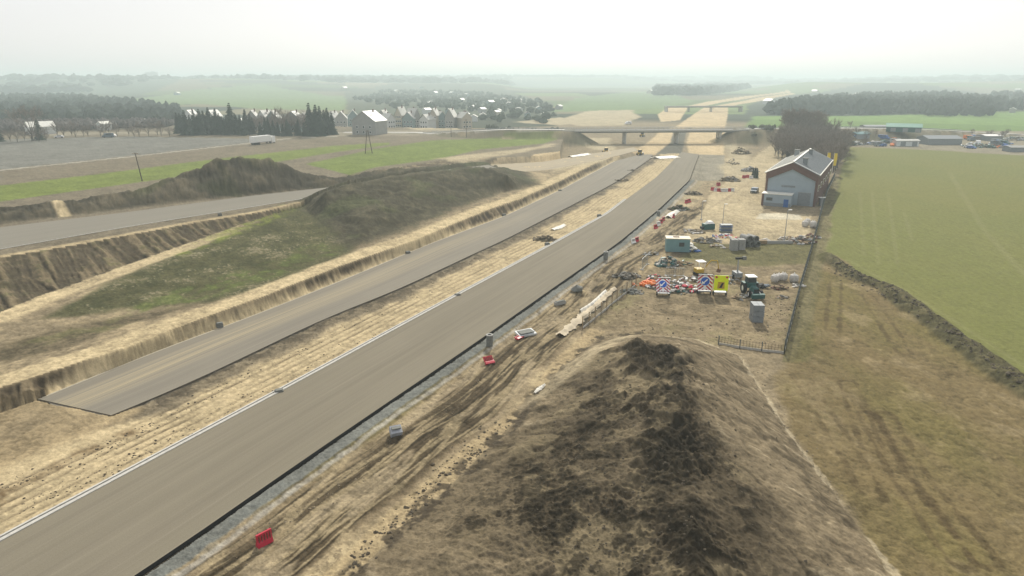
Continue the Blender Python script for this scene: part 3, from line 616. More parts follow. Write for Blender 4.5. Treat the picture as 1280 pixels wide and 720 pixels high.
mR2 = road_mat('asphalt', (.20, .186, .152), (.175, .165, .135), (.24, .222, .18), .5, .3)
mSL = road_mat('gravel_base', (.36, .30, .20), (.27, .24, .18), (.19, .18, .15), .6, .5)
road('right_carriageway_road', RCl, RCr, ZR, .42, mRC, edge_dark, 220)
road('left_carriageway_road', LCu, LCl, ZL, .24, mLC, mat('dirty_edge', (.15, .13, .095), .9), 220)
road('service_road', R2u, R2l, Z2, .3, mR2, M['concrete'], 160, 6)
road('slip_road', SLu, SLl, 1.6, .3, mSL, edge_dark, 80, 6)
lo = GL([(60, 503), (139, 519), (109, 531), (75, 517)], .12); road('road_apron', [lo[0], lo[3], lo[2]], [lo[0], (np.array(lo[0])*.4+np.array(lo[1])*.6).tolist(), lo[1]], .19, .2, mLC, edge_dark, 12, 4)
def strip(name, line, off0, off1, z0, z1, m, n=200, thick=.2):
    p, t = resample(line, n); d = np.gradient(p, axis=0); d /= np.hypot(*d.T)[:, None]; nn = np.stack([-d[:, 1], d[:, 0]], 1); mb = MB(); vs = []; fs = []
    for i in range(n):
        a = p[i]+nn[i]*off0; b = p[i]+nn[i]*off1
        vs += [(a[0], a[1], z0), (b[0], b[1], z1), (a[0], a[1], z0-thick), (b[0], b[1], z1-thick)]
    for i in range(n-1):
        k = 4*i; fs += [(k, k+1, k+5, k+4), (k+2, k, k+4, k+6), (k+1, k+3, k+7, k+5)]
    fs += [(0, 2, 3, 1), (4*n-4, 4*n-3, 4*n-1, 4*n-2)]
    return mb.add(vs, fs, m)
kmat = mat('new_concrete', (.46, .45, .41))
kb = strip('k', RCl[:8], .02, .30, ZR+.06, ZR+.10, kmat, 220, .4)
kb2 = strip('k', RCl[:8], .31, .50, ZR-.03, ZR-.03, M['concrete_dark'], 220, .3)
kb3 = strip('k', RCl[:8], .51, .80, ZR+.09, ZR+.03, kmat, 220, .3)
for q in (kb2, kb3): kb.add(q.v, q.f, q.mats[0])
tag(kb.build('concrete_kerb'), kind='structure')
tag(strip('k', R2l[:6], -.35, -.12, Z2+.03, Z2+.03, M['concrete'], 120).build('road_edge_kerb'), kind='structure')
tag(strip('k', LCu[:9], .05, .30, ZL-.02, ZL-.02, mat('pale_verge', (.36, .33, .25)), 160).build('carriageway_verge'), kind='structure')

# ------------------------------------------------------------------ haze
hb = MB(); hb.box((0, 2600, 36.5), (17000, 14800, 77), M['white']); hzo = hb.build('haze'); tag(hzo, kind='stuff')
hm = bpy.data.materials.new('haze'); hm.use_nodes = True; hn = hm.node_tree.nodes; hn.remove(hn['Principled BSDF'])
pv = hn.new('ShaderNodeVolumePrincipled'); pv.inputs['Color'].default_value = (.79, .93, .935, 1); pv.inputs['Density'].default_value = HAZE_D; pv.inputs['Anisotropy'].default_value = .25
hm.node_tree.links.new(pv.outputs[0], hn['Material Output'].inputs['Volume']); hzo.data.materials.clear(); hzo.data.materials.append(hm)

# ------------------------------------------------------------------ bridges
def bridge(name, label, A, B, z, width, piers, parapet=True):
    A = np.array(A); B = np.array(B); d = B-A; L = float(np.hypot(*d)); ang = math.atan2(d[1], d[0]); c = (A+B)/2
    t = root(name, label, 'bridge', (A[0], A[1], 0), ang)
    MB().box((L/2, 0, z-.55), (L+2, width, .5), M['concrete']).box((L/2, 0, z-1.15), (L-1, width-3, .7), M['concrete_dark']).build('deck', t)
    for s in (-1, 1):
        g = MB().box((L/2, s*(width/2-.2), z-.1), (L+2.4, .4, .38), M['concrete']); g.build('edge_beam', t)
        if parapet:
            p = MB().box((L/2, s*(width/2-.2), z+1.15), (L+2, .08, .08), M['steel']).box((L/2, s*(width/2-.2), z+.65), (L+2, .06, .22), M['steel'])
            k = 0
            while k < L: p.box((k, s*(width/2-.2), z+.6), (.1, .1, 1.1), M['steel']); k += 2.5
            p.build('parapet', t)
    for u in piers:
        pb = MB()
        for s in (-.3, 0, .3): pb.tube((L*u, s*width, -.6), (L*u, s*width, z-1.7), .45, M['concrete'], n=10)
        pb.box((L*u, 0, z-1.75), (1.1, width-2, .55), M['concrete']); pb.build('pier', t)
    for u in (0, 1): MB().box((L*u, 0, z/2-.9), (1.2, width, z-.5), M['concrete']).build('abutment', t)
    return t
bridge('road_bridge', 'long flat concrete overpass carrying a road across the unfinished motorway', BA, BB, BZT, 9.5, (.33, .62, .86))
B2a = np.array(G(833, 132.6, 6)); B2b = np.array(G(926, 132.4, 6))
bridge('road_bridge', 'far thin overpass in the haze beyond the long concrete overpass', B2a, B2b, 6, 10, (.3, .6), False)
def road_pts(pts, off=0.0): return pts
for k, pts in enumerate((APPL, APPR)):
    p, t_ = resample(pts, 80); d = np.gradient(p, axis=0); d /= np.hypot(*d.T)[:, None]; nn = np.stack([-d[:, 1], d[:, 0]], 1)
    zz = terrain(p[:, 0], p[:, 1], False); mb = MB(); vs = []; fs = []
    for i in range(80):
        for s in (-3.6, 3.6): vs.append((*(p[i]+nn[i]*s), max(zz[i], 0)+.15))
    for i in range(79): fs.append((2*i, 2*i+1, 2*i+3, 2*i+2))
    mb.add(vs, fs, M['concrete']); tag(mb.build('approach_road'), kind='structure')
    for s in (-4, 4):
        gr = MB()
        for i in range(30, 79):
            a = p[i]+nn[i]*s; b = p[i+1]+nn[i+1]*s; gr.tube((*a, zz[i]+.75), (*b, zz[i+1]+.75), .12, M['steel'], n=4); gr.tube((*a, zz[i]), (*a, zz[i]+.75), .06, M['steel'], n=4)
        o = gr.build('guard_rail'); tag(o, '%s steel guard rail on the %s approach of the long overpass' % ('far' if (s > 0) == (k == 0) else 'near', 'left' if k == 0 else 'right'), 'guard rail')

# ------------------------------------------------------------------ brick hall with annex
br = at(1018, 259); HA = math.radians(28.5)
vy = Vector((math.sin(HA), math.cos(HA))); vx = Vector((vy.y, -vy.x))
def seen_x(p, z): d = p.y*CP-(z-H)*SP; return 640+F*p.x/d
Wd = 8.0
while seen_x(Vector(br[:2])-vx*Wd, 4.0) > 956.5: Wd += .1
bl = (br[0]-vx.x*Wd, br[1]-vx.y*Wd, br[2])
Ln = 42.0; hall_rz = math.atan2(vx.y, vx.x); print('HALL', bl, br, Wd)
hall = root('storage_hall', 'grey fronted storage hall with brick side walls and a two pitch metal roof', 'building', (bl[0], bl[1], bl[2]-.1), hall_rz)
Eh, Rh = 8.6, 11.6
w = MB()
for x_ in (.25, Wd-.25): w.box((x_, Ln/2, Eh/2), (.5, Ln, Eh), M['brick'])
w.prism([(0, 0), (Wd, 0), (Wd, Eh), (Wd/2, Rh), (0, Eh)], Ln-.4, Ln, M['brick'], 'y').build('brick_wall', hall)
w = MB(); w.prism([(.5, 0), (Wd-.5, 0), (Wd-.5, Eh-1.4), (Wd/2, Rh-1.5), (.5, Eh-1.4)], .35, .6, M['bwall'], 'y').build('front_wall', hall)
w = MB(); w.prism([(-.1, Eh-1.5), (.7, Eh-1.5), (Wd/2, Rh-1.7), (Wd-.7, Eh-1.5), (Wd+.1, Eh-1.5), (Wd+.1, Eh+.1), (Wd/2, Rh+.15), (-.1, Eh+.1)], -.05, .9, M['brick'], 'y').build('brick_gable', hall)
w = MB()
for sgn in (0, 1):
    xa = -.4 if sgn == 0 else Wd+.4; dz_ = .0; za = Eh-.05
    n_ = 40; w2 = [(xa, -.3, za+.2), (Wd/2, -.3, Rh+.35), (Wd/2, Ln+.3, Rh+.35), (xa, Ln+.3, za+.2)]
    w.add(w2+[(a, b, c-.18) for a, b, c in w2], [(0, 1, 2, 3), (7, 6, 5, 4), (0, 4, 5, 1), (1, 5, 6, 2), (2, 6, 7, 3), (3, 7, 4, 0)], M['roof_white'] if sgn == 0 else M['greyp'])  # pale sunlit left slope, dark right slope: lighting put into the roof colours
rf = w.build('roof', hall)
w = MB()
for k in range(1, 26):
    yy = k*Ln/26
    w.tube((-.35, yy, Eh+.24), (Wd/2, yy, Rh+.42), .05, M['roof_white'], n=4); w.tube((Wd+.35, yy, Eh+.24), (Wd/2, yy, Rh+.42), .05, M['greyp'], n=4)  # seams repeat the painted lit and shaded slope colours
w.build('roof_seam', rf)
w = MB(); w.box((Wd/2, Ln/2, Rh+.42), (.5, Ln+.8, .14), M['roof_white'])
for xa in (-.42, Wd+.42): w.box((xa, Ln/2, Eh+.1), (.22, Ln+.6, .22), M['roof_white'])
w.add([(-.4, -.42, Eh+.3), (Wd/2, -.42, Rh+.55), (Wd/2, -.1, Rh+.55), (-.4, -.1, Eh+.3)], [(0, 1, 2, 3)], M['roof_white']); w.add([(Wd+.4, -.42, Eh+.3), (Wd/2, -.42, Rh+.55), (Wd/2, -.1, Rh+.55), (Wd+.4, -.1, Eh+.3)], [(0, 1, 2, 3)], M['roof_white']); w.build('roof_trim', rf)
for x_, y_, s_ in ((Wd*.68, 6, 1.0), (Wd*.60, 30, .9), (Wd*.3, 30, 1.1)):
    zz_ = Rh-(abs(x_-Wd/2)/(Wd/2))*(Rh-Eh)+.2
    c_ = MB(); c_.box((x_, y_, zz_+.7*s_), (1.2*s_, 1.3*s_, 1.8*s_), M['greyp']).box((x_, y_, zz_+1.7*s_), (1.5*s_, 1.6*s_, .2), M['concrete_dark']); c_.build('roof_vent', rf)
for k in range(6):
    for xx, m_ in ((Wd+.02, 1), (-.02, -1)):
        f_ = MB(); f_.box((xx, 5+k*7.6, 4.6), (.12, 2.6, 1.6), M['white']); wn = f_.build('window', hall); MB().box((xx+.05*m_, 5+k*7.6, 4.6), (.08, 2.3, 1.3), M['glass']).build('pane', wn)
MB().box((Wd*.78, .3, 1.9), (3.2, .12, 3.8), M['greyp']).box((Wd*.78, .22, 3.8), (3.4, .08, .1), M['steel']).build('door', hall)
MB().box((Wd*.45, .28, 5.2), (3.6, .1, .5), M['greyp']).build('sign_panel', hall)
al_ = (bl[0]-vy.x*4.2, bl[1]-vy.y*4.2, br[2])
anx = root('annex_shed', 'flat roofed grey shed built against the front of the brick hall', 'shed', (al_[0], al_[1], al_[2]-.1), hall_rz)
Aw = Wd*.57
MB().box((Aw/2, 1.9, 1.7), (Aw, 3.8, 3.4), M['bwall']).box((Aw/2, -.02, .55), (Aw, .1, 1.1), M['greyp']).build('wall', anx)
MB().box((Aw/2, 1.9, 3.5), (Aw+.3, 4.1, .2), M['roof_white']).build('roof', anx)
MB().box((Aw-1.2, -.08, 1.15), (1.2, .08, 2.2), M['tarp']).build('door', anx)
MB().box((2, -.08, 2.1), (1.6, .08, .8), M['glass']).build('window', anx)
MB().box((.25, .0, 1.7), (.55, .25, 3.4), M['brick']).build('brick_pier', anx)

# ------------------------------------------------------------------ flags and lamps
def flag(px, py, h, label):
    p = at(px, py); t = root('banner_flag', label, 'flag', p, 0, 'yellow banner flags beside the brick hall')
    MB().tube((0, 0, 0), (0, 0, h), .06, M['white'], .04, 6).build('pole', t)
    v = []; f = []
    for i in range(9):
        z_ = h-.2-i*.55
        for j in range(3): v.append((.06+j*.55, .12*math.sin(i*.8+j), z_))
    for i in range(8):
        for j in range(2): f.append((3*i+j, 3*i+j+1, 3*i+j+4, 3*i+j+3))
    MB().add(v, f, M['flag']).build('banner', t)
flag(1039.5, 219, 8.0, 'rightmost yellow banner flag, nearest the green field'); flag(1031, 219, 8.2, 'middle yellow banner flag by the hall wall'); flag(1026, 206, 7.5, 'farthest yellow banner flag behind the hall roof')
def lamp(px, py, h, label, arm=1.0):
    p = at(px, py); t = root('street_lamp', label, 'lamp post', p, 0, 'lamp posts round the storage yard')
    MB().tube((0, 0, 0), (0, 0, h), .09, M['steel'], .06, 8).tube((0, 0, h), (arm, 0, h+.15), .05, M['steel'], .04, 6).build('pole', t)
    MB().box((arm, 0, h+.12), (.7, .28, .14), M['white']).build('lamp_head', t); MB().box((0, 0, .12), (.5, .5, .3), M['concrete']).build('base', t)
lamp(876.5, 275, 4.6, 'lamp post on the left edge of the sandy yard beside the dirt road', .5)
lamp(903, 283, 5.2, 'lamp post behind the blue pallet stack', .4)
lamp(980, 304, 7.0, 'tall lamp post in front of the annex shed', .5)
lamp(1026, 262, 3.2, 'short lamp post in the shade right of the hall', .5)

# ------------------------------------------------------------------ vehicles
def car(name, label, loc, rz, paint, kind='car', group=None, cat='car'):
    t = root(name, label, cat, loc, rz, group)
    L_, w_, h_ = (4.4, 1.8, 1.45) if kind == 'car' else (5.6, 2.0, 2.3)
    prof = [(-L_/2, .35), (-L_/2, .85), (-L_*.30, .95), (-L_*.18, h_), (L_*.28, h_), (L_*.42, .95), (L_/2, .85), (L_/2, .35)] if kind == 'car' else [(-L_/2, .4), (-L_/2, 1.1), (-L_*.36, 1.3), (-L_*.27, h_), (L_/2, h_), (L_/2, .4)]
    MB().prism([(a, b) for a, b in prof], -w_/2, w_/2, paint, 'y').build('body', t)
    gl = MB()
    for s in (-1, 1): gl.box((L_*.05, s*(w_/2+.003), h_*.8), (L_*.42, .02, h_*.22), M['glass'])
    gl.build('window', t)
    for a in (-.31, .31):
        for s in (-1, 1):
            wh = MB().tube((a*L_, s*(w_/2-.12), .33), (a*L_, s*(w_/2+.04), .33), .33, M['black'], n=14).build('wheel', t)
    for s in (-1, 1): MB().box((-L_/2-.01, s*w_*.36, .72), (.05, .3, .14), M['white']).build('headlight', t)
    return t
p = at(943, 240.5); car('parked_car', 'dark grey car parked at the left wall of the brick hall', p, hall_rz+math.pi/2, M['carp'])
# semi truck on the field road
p = at(329, 180); ang = math.atan2(*(np.array(G(360, 176.3, Z2*.7))-np.array(G(300, 183, Z2*.7)))[::-1])
t = root('lorry', 'white articulated lorry driving on the narrow field road', 'lorry', p, ang)
MB().box((-1.5, 0, 2.55), (11.5, 2.5, 2.8), M['white']).build('trailer', t); MB().box((-1.5, 0, 1.0), (11.5, 1.6, .3), M['steel']).build('chassis', t)
MB().box((6.0, 0, 1.9), (2.2, 2.45, 2.9), M['white']).box((7.12, 0, 2.4), (.05, 2.1, .8), M['glass']).build('cab', t)
for a in (-6, -4.8, -3.6, 3.6, 6.2):
    for s in (-1, 1): MB().tube((a, s*.9, .5), (a, s*1.22, .5), .5, M['black'], n=12).build('wheel', t)
def tractor(px, py, rz, label):
    t = root('tractor', label, 'tractor', at(px, py), rz)
    MB().box((0, -1.0, 1.15), (.95, 1.9, .8), M['dgreen'], taper=.85).box((0, -1.98, 1.1), (.8, .1, .6), M['black']).build('hood', t)
    c_ = MB(); c_.box((0, .75, 1.5), (1.35, 1.4, .9), M['dgreen']); c_.build('body', t)
    c_ = MB(); c_.box((0, .75, 2.35), (1.4, 1.4, .85), M['glass'], taper=.9)
    for a in (-.62, .62):
        for b in (.15, 1.35): c_.tube((a, b, 1.9), (a*.93, b, 2.8), .05, M['dgreen'], n=6)
    c_.build('cab', t); MB().box((0, .75, 2.85), (1.5, 1.6, .14), M['white']).build('roof', t)
    for s in (-1, 1):
        for yy, r, w_ in ((.95, .85, .5), (-1.45, .55, .38)):
            wh = MB().ring((s*(.95-w_/2), yy, r), (s*(.95+w_/2), yy, r), r, r*.55, M['black'], 18).build('wheel', t); MB().tube((s*(.95-w_*.35), yy, r), (s*(.95+w_*.35), yy, r), r*.55, M['white'], n=14).build('rim', wh)
        MB().box((s*.95, 1.0, 1.78), (.55, 1.3, .08), M['dgreen']).build('fender', t)
    MB().box((0, -2.7, .55), (2.0, .5, .7), M['dgreen'], rx=.2).build('front_bucket', t); [MB().tube((q, -1.6, .9), (q, -2.6, .6), .07, M['steel']).build('loader_arm', t) for q in (-.6, .6)]
    MB().tube((.4, -1.3, 1.5), (.4, -1.3, 2.3), .05, M['black']).build('exhaust', t)
tractor(939, 368, .05, 'dark green tractor with pale roof standing in the storage lot')

# trailers with arrow boards
def stripes(mb, w_, h_, z0, y, arrow=True):
    """red and white chevron board with a round blue keep-left plate"""
    mb.box((0, y+.04, z0+h_/2), (w_, .06, h_), M['white'])
    yy = y-.004; k = 0
    for s in (-1, 1):
        for i in range(7):
            a0 = z0-.9+i*.62; x0, x1 = s*.08*w_, s*w_/2
            pts = [(x0, a0+.9), (x1, a0), (x1, a0+.31), (x0, a0+1.21)]
            # clip to the board
            P = [(x_, z_) for x_, z_ in pts]
            for lim, sg in ((z0, 1), (z0+h_, -1)):
                Q = []
                for j in range(len(P)):
                    A_, B_ = P[j], P[(j+1) % len(P)]; ia = sg*(A_[1]-lim) >= 0; ib = sg*(B_[1]-lim) >= 0
                    if ia: Q.append(A_)
                    if ia != ib:
                        tt = (lim-A_[1])/(B_[1]-A_[1]); Q.append((A_[0]+(B_[0]-A_[0])*tt, lim))
                P = Q
                if not P: break
            if len(P) > 2: mb.add([(a, yy, b) for a, b in P], [tuple(range(len(P)))], M['red'])
def arrow_trailer(px, py, rz, label, sc=1.0, lean=0.0):
    t = root('arrow_board_trailer', label, 'trailer', at(px, py), rz, 'road works arrow board trailers'); t.scale = (sc,)*3
    b = MB(); stripes(b, 2.3, 2.5, .75, -.1); bd = b.build('striped_board', t); bd.rotation_euler = (lean, 0, 0)
    ds = MB().tube((0, -.12, 2.25), (0, -.16, 2.25), .74, M['white'], n=28).tube((0, -.16, 2.25), (0, -.17, 2.25), .68, M['blue'], n=28).build('blue_plate', bd)
    ar = MB(); ar.box((.06, -.19, 2.3), (.18, .02, .8), M['white'], ry=.75); ar.add([(-.52, -.195, 1.8), (-.02, -.195, 1.86), (-.46, -.195, 2.32)], [(0, 1, 2)], M['white']); ar.build('arrow', ds)
    MB().box((0, .3, .62), (2.0, 1.6, .12), M['steel']).tube((0, 1.1, .6), (0, 2.5, .55), .06, M['steel']).tube((-.7, .6, .7), (-.7, 0, 2.2), .05, M['steel']).tube((.7, .6, .7), (.7, 0, 2.2), .05, M['steel']).build('chassis', t)
    for s in (-1, 1): MB().tube((s*.95, .4, .32), (s*1.15, .4, .32), .32, M['black'], n=14).build('wheel', t)
    MB().box((0, -.15, 3.32), (2.2, .12, .14), M['steel']).build('lamp_bar', t)
arrow_trailer(880, 368, -.15, 'upright red and white arrow board trailer beside the yellow board')
arrow_trailer(829, 370, -.1, 'lower arrow board trailer in front of the barrier pile, left of the upright one', .92, -.75)
t = root('warning_board_trailer', 'bright yellow warning board trailer next to the arrow board', 'trailer', at(900, 370), -.1)
b = MB().box((0, 0, 2.15), (2.2, .1, 2.5), M['yellow']).build('yellow_board', t)
MB().prism([(-.55, 1.25), (.55, 1.25), (.5, 2.35), (-.5, 2.35)], -.09, -.06, M['plant'], 'y').prism([(-.28, 1.4), (.1, 1.4), (.4, 2.2), (.1, 2.2)], -.12, -.1, M['black'], 'y').build('board_symbol', b)
for s in (-1, 1): MB().tube((s*.8, -.05, 3.15), (s*.8, -.16, 3.15), .17, M['red'], n=14).build('warning_lamp', b)
MB().box((0, .5, .62), (1.8, 1.4, .14), M['steel']).tube((0, 1, .6), (0, 2.4, .5), .06, M['steel']).build('chassis', t)
for s in (-1, 1): MB().tube((s*.9, .5, .32), (s*1.1, .5, .32), .32, M['black'], n=14).build('wheel', t)

# mini excavator
t = root('mini_excavator', 'small digger with pale canopy and yellow arm behind the arrow board', 'excavator', at(875, 344), .2)
for s in (-1, 1): MB().prism([(-1, .12), (-.8, 0), (.8, 0), (1, .12), (1, .4), (.8, .52), (-.8, .52), (-1, .4)], s*.7-.17, s*.7+.17, M['black'], 'y').build('track', t)
MB().box((-.3, 0, .95), (1.3, 1.4, .7), M['plant']).build('body', t)
c_ = MB()
for a in (-.6, .5):
    for b in (-.6, .6): c_.tube((a, b, 1.2), (a, b, 2.5), .05, M['white'])
c_.box((-.05, 0, 2.55), (1.4, 1.5, .12), M['white']).build('canopy', t)
MB().tube((.6, 0, 1.1), (1.9, 0, 2.6), .13, M['plant'], .1).tube((1.9, 0, 2.6), (3.1, -.0, 2.5), .1, M['plant']).tube((3.1, 0, 2.5), (3.5, 0, .9), .09, M['plant']).build('arm', t)
MB().prism([(3.2, .4), (3.7, .35), (3.8, .9), (3.4, 1.0)], -.3, .3, M['rust'], 'y').build('bucket', t)

# lighting tower with a beacon on a mast
t = root('lighting_tower', 'grey lighting tower trailer with a raised lamp head behind the tractor', 'lighting tower', at(921, 348), .1)
MB().box((0, 0, .8), (1.2, 1.8, .8), M['greyp']).build('body', t); MB().tube((0, 0, 1.2), (0, 0, 3.5), .16, M['steel'], .1).build('mast', t)
MB().box((.3, 0, 3.6), (1.7, .3, .35), M['black']).box((1.0, 0, 3.6), (.6, .5, .6), M['concrete_dark']).build('lamp_head', t)
for s in (-1, 1): MB().tube((s*.6, 0, .35), (s*.8, 0, .35), .35, M['black'], n=12).build('wheel', t)
MB().tube((-.6, 0, .5), (-6.5, .3, .5), .1, M['steel']).build('drawbar', t)

# ------------------------------------------------------------------ site container and yard stock
t = root('site_container', 'grey green site cabin with a cream roof at the edge of the lot', 'container', at(847, 316), -.12)
c_ = MB(); c_.box((0, 1.3, 1.45), (4.6, 2.5, 2.6), M['teal'])
for k in range(23): c_.box((-2.2+k*.2, .03, 1.45), (.09, .05, 2.4), M['teal'])
c_.build('wall', t); MB().box((0, 1.3, 2.83), (4.8, 2.7, .16), M['cream']).box((-.3, 1.4, 2.95), (1.2, .8, .08), M['rust']).build('roof', t)
MB().box((2.33, 1.3, 1.2), (.06, .9, 2.0), M['greyp']).build('door', t); MB().box((.7, -.03, 1.7), (1.0, .06, .8), M['glass']).build('window', t)
def heap_of(name, label, cat, px, py, r, h, mats, n, size, group=None, sd=0):
    rr = random.Random(sd); b = MB()
    for k in range(n):
        a = rr.uniform(0, 6.28); q = r*math.sqrt(rr.random()); z_ = max(0, h*(1-(q/r)**1.3)*rr.uniform(.3, 1)); s_ = size*rr.uniform(.5, 1.2)
        m_ = rr.choice(mats); k2 = rr.random()
        if k2 < .5: b.rock((q*math.cos(a), q*math.sin(a)*.7, z_), s_, m_, rr)
        else: b.box((q*math.cos(a), q*math.sin(a)*.7, z_+.1), (s_*rr.uniform(.6, 2.4), s_*rr.uniform(.3, 1), s_*rr.uniform(.2, .8)), m_, rr.uniform(0, 3), rr.uniform(-.4, .4), rr.uniform(-.3, .3))
    o = b.build(name); o.location = at(px, py); return tag(o, label, cat, group)
heap_of('tarpaulin_heap', 'crumpled blue tarpaulin heap against the right end of the site cabin', 'tarpaulin', 863, 313, 1.6, 1.5, [M['tarp'], M['tarp'], M['sheet']], 26, .6, None, 1)
heap_of('rubble_heap', 'long dark rubble heap between site cabin and pale block stacks', 'rubble', 882, 302, 2.6, 1.2, [M['rubble'], M['concrete_dark'], M['soil']], 60, .45, None, 2)
heap_of('rubble_heap', 'paler rubble spill right of the dark rubble heap', 'rubble', 895, 302, 1.8, .8, [M['rubble'], M['bigbag']], 34, .4, None, 3)
heap_of('debris_heap', 'pale broken concrete heap at the foot of the left yard lamp', 'rubble', 866, 290, 2.6, .7, [M['block'], M['bigbag'], M['clay']], 40, .5, None, 4)
heap_of('barrier_heap', 'jumbled red and white barrier parts below the blue pallet stack', 'barriers', 906, 296, 2.6, .8, [M['red'], M['white'], M['white'], M['tarp']], 46, .35, None, 5)
heap_of('barrier_heap', 'wide heap of white and red barrier parts behind the lying arrow board', 'barriers', 834, 357, 4.2, .9, [M['white'], M['bigbag'], M['block'], M['white'], M['red'], M['concrete_dark'], M['carp'], M['bigbag'], M['wood']], 150, .38, None, 6)
heap_of('barrier_heap', 'strewn pale boards left of the upright arrow board', 'boards', 857, 361, 3.0, .7, [M['bigbag'], M['white'], M['wood'], M['red'], M['black']], 80, .42, None, 7)
heap_of('scrap_heap', 'rusty brown scrap heap in front of the pale bags', 'scrap', 975, 361, 1.2, .8, [M['rust'], M['soil'], M['wood']], 26, .4, None, 8)
heap_of('scrap_heap', 'low wood scrap scattered below the rusty heap', 'scrap', 980, 372, 1.3, .3, [M['wood'], M['clay'], M['rubble']], 16, .35, None, 9)
heap_of('material_heap', 'dark green covered heap beside the mesh fence panels', 'heap', 834, 331, 2.2, 1.8, [M['dgreen'], M['concrete_dark'], M['soil']], 60, .55, None, 10)
heap_of('pallet_heap', 'wide heap of pallets and pale blocks beside the right fence', 'pallets', 1003, 303, 2.9, 1.6, [M['wood'], M['bigbag'], M['concrete_dark'], M['block'], M['rust']], 90, .5, None, 11)
heap_of('spoil_heap', 'dark green grey spoil heap on the verge above the white sheet', 'heap', 848, 262, 2.8, 1.4, [M['soil'], M['concrete_dark'], M['grass_tuft']], 70, .6, None, 12)
heap_of('spoil_heap', 'small brown spoil heap by the motorway verge near the barrier row', 'heap', 866, 243, 2.6, 1.0, [M['soil'], M['clay']], 44, .6, None, 13)
heap_of('spoil_heap', 'dark spoil heap where the dirt road bends round the lot fence', 'heap', 783, 346, 2.6, .9, [M['soil'], M['rubble']], 60, .5, None, 14)
heap_of('spoil_heap', 'dark earth heap on the sandy median by the white edge kerb', 'heap', 681, 300, 2.6, 1.0, [M['soil'], M['clay']], 60, .55, None, 15)
for k_, (px, py, r_, h_, mm_, lb) in enumerate(((926, 192, 4, 4.0, ('clay', 'clay'), 'earth heap on the slope right of the formation, left of the dirt road'), (915, 205, 3, 2.2, ('clay', 'clay', 'rubble'), 'low earth heap at the right edge of the far grey slab'), (938, 214, 3.4, 1.8, ('soil', 'rubble', 'block'), 'rubble heap beside the dark evergreen bushes'), (912, 226, 3.2, 1.8, ('rubble', 'clay'), 'low dark heap behind the closing barrier row'), (790, 214, 2.2, .6, ('soil', 'clay'), 'dark clod heap on the far sandy median'), (777, 226, 2.4, .6, ('soil', 'clay'), 'second dark clod heap on the far sandy median'),
    (1068, 181, 5, 2.0, ('greyp', 'block', 'white', 'carp'), 'grey stored material at the left end of the farm yard'), (1092, 181, 5, 2.0, ('bigbag', 'greyp', 'tarp'), 'pale stored material in the left of the farm yard'), (1216, 183, 6, 2.4, ('dgreen', 'greyp', 'carw', 'block'), 'mixed machinery pile right of the grey hall'), (1228, 184, 6, 2.2, ('dgreen', 'green_roof', 'rust'), 'green machinery pile by the farm track'), (1240, 184, 5, 2.0, ('orange', 'rust', 'greyp'), 'orange tinted machinery pile by the farm track'), (1252, 180, 6, 2.4, ('greyp', 'tarp', 'bigbag'), 'grey blue machinery pile right of the white roofed shed'), (1268, 175, 7, 2.4, ('dgreen', 'greyp', 'block'), 'machinery pile at the right edge behind the low shed'), (1150, 177, 5, 2, ('bigbag', 'greyp'), 'pale heap behind the grey hall'))):
    heap_of('material_heap' if px > 1050 else 'spoil_heap', lb, 'heap', px, py, r_, h_, [M[q] for q in mm_], 70 if r_ > 3 else 30, .9 if r_ > 3 else .5, None, 40+k_)
for k_, (px, py, r_, h_, n_, mm_, lb) in enumerate(((925, 300, 2.2, .7, 34, ('wood', 'block', 'red'), 'pallet scraps above the concrete block stacks'), (898, 309, 2.4, .4, 26, ('clay', 'bigbag', 'wood'), 'flat scraps on the grass right of the site cabin'), (955, 302, 1.6, .6, 20, ('block', 'bigbag'), 'pale rubble right of the concrete pipes'), (985, 300, 2.4, 1.0, 40, ('wood', 'concrete_dark', 'bigbag'), 'pallet pieces left of the wide pallet heap'), (1014, 297, 2.0, 1.0, 36, ('bigbag', 'rust', 'concrete_dark'), 'mixed bags and scrap in the fence corner'), (822, 348, 2.2, .7, 40, ('white', 'concrete_dark', 'red', 'wood'), 'scattered boards between mesh panel and cone pile'),
    (846, 366, 1.8, .6, 34, ('concrete_dark', 'dgreen', 'wood', 'bigbag'), 'dark scrap between the two arrow board trailers'), (864, 351, 2.2, .8, 40, ('concrete_dark', 'wood', 'white', 'rust'), 'dark and pale scrap below the mini digger'), (911, 353, 2.4, .5, 30, ('concrete_dark', 'wood', 'steel'), 'long scrap pieces below the lighting tower'), (930, 372, 2.2, .35, 22, ('block', 'clay', 'wood'), 'flat pale scraps in front of the tractor'), (853, 330, 2.0, .6, 30, ('wood', 'rust', 'dgreen'), 'brown scrap right of the dark green heap'), (815, 318, 1.6, .5, 22, ('clay', 'block'), 'small stones at the corner of the site cabin'),
    (893, 352, 1.4, .6, 20, ('rust', 'concrete_dark'), 'rusty scrap hidden behind the yellow board'), (790, 365, 2.0, .6, 36, ('rubble', 'concrete_dark'), 'grey rubble left of the orange cones'), (997, 358, 1.2, .4, 14, ('bigbag', 'concrete_dark'), 'small pale scrap near the right fence'))):
    heap_of('scrap_heap', lb, 'scrap', px, py, r_, h_, [M[q] for q in mm_], n_, .4, None, 80+k_)
t = root('pallet_stack', 'blue grey pallet stack behind the red and white barrier parts', 'pallets', at(907, 290), 0)
for k in range(5): MB().box((0, 0, .2+k*.38), (2.6, 1.6, .1), M['tarp'] if k % 2 else M['greyp']).box((0, -.6, .05+k*.38), (2.6, .15, .2), M['greyp']).box((0, .6, .05+k*.38), (2.6, .15, .2), M['greyp']).build('pallet', t)
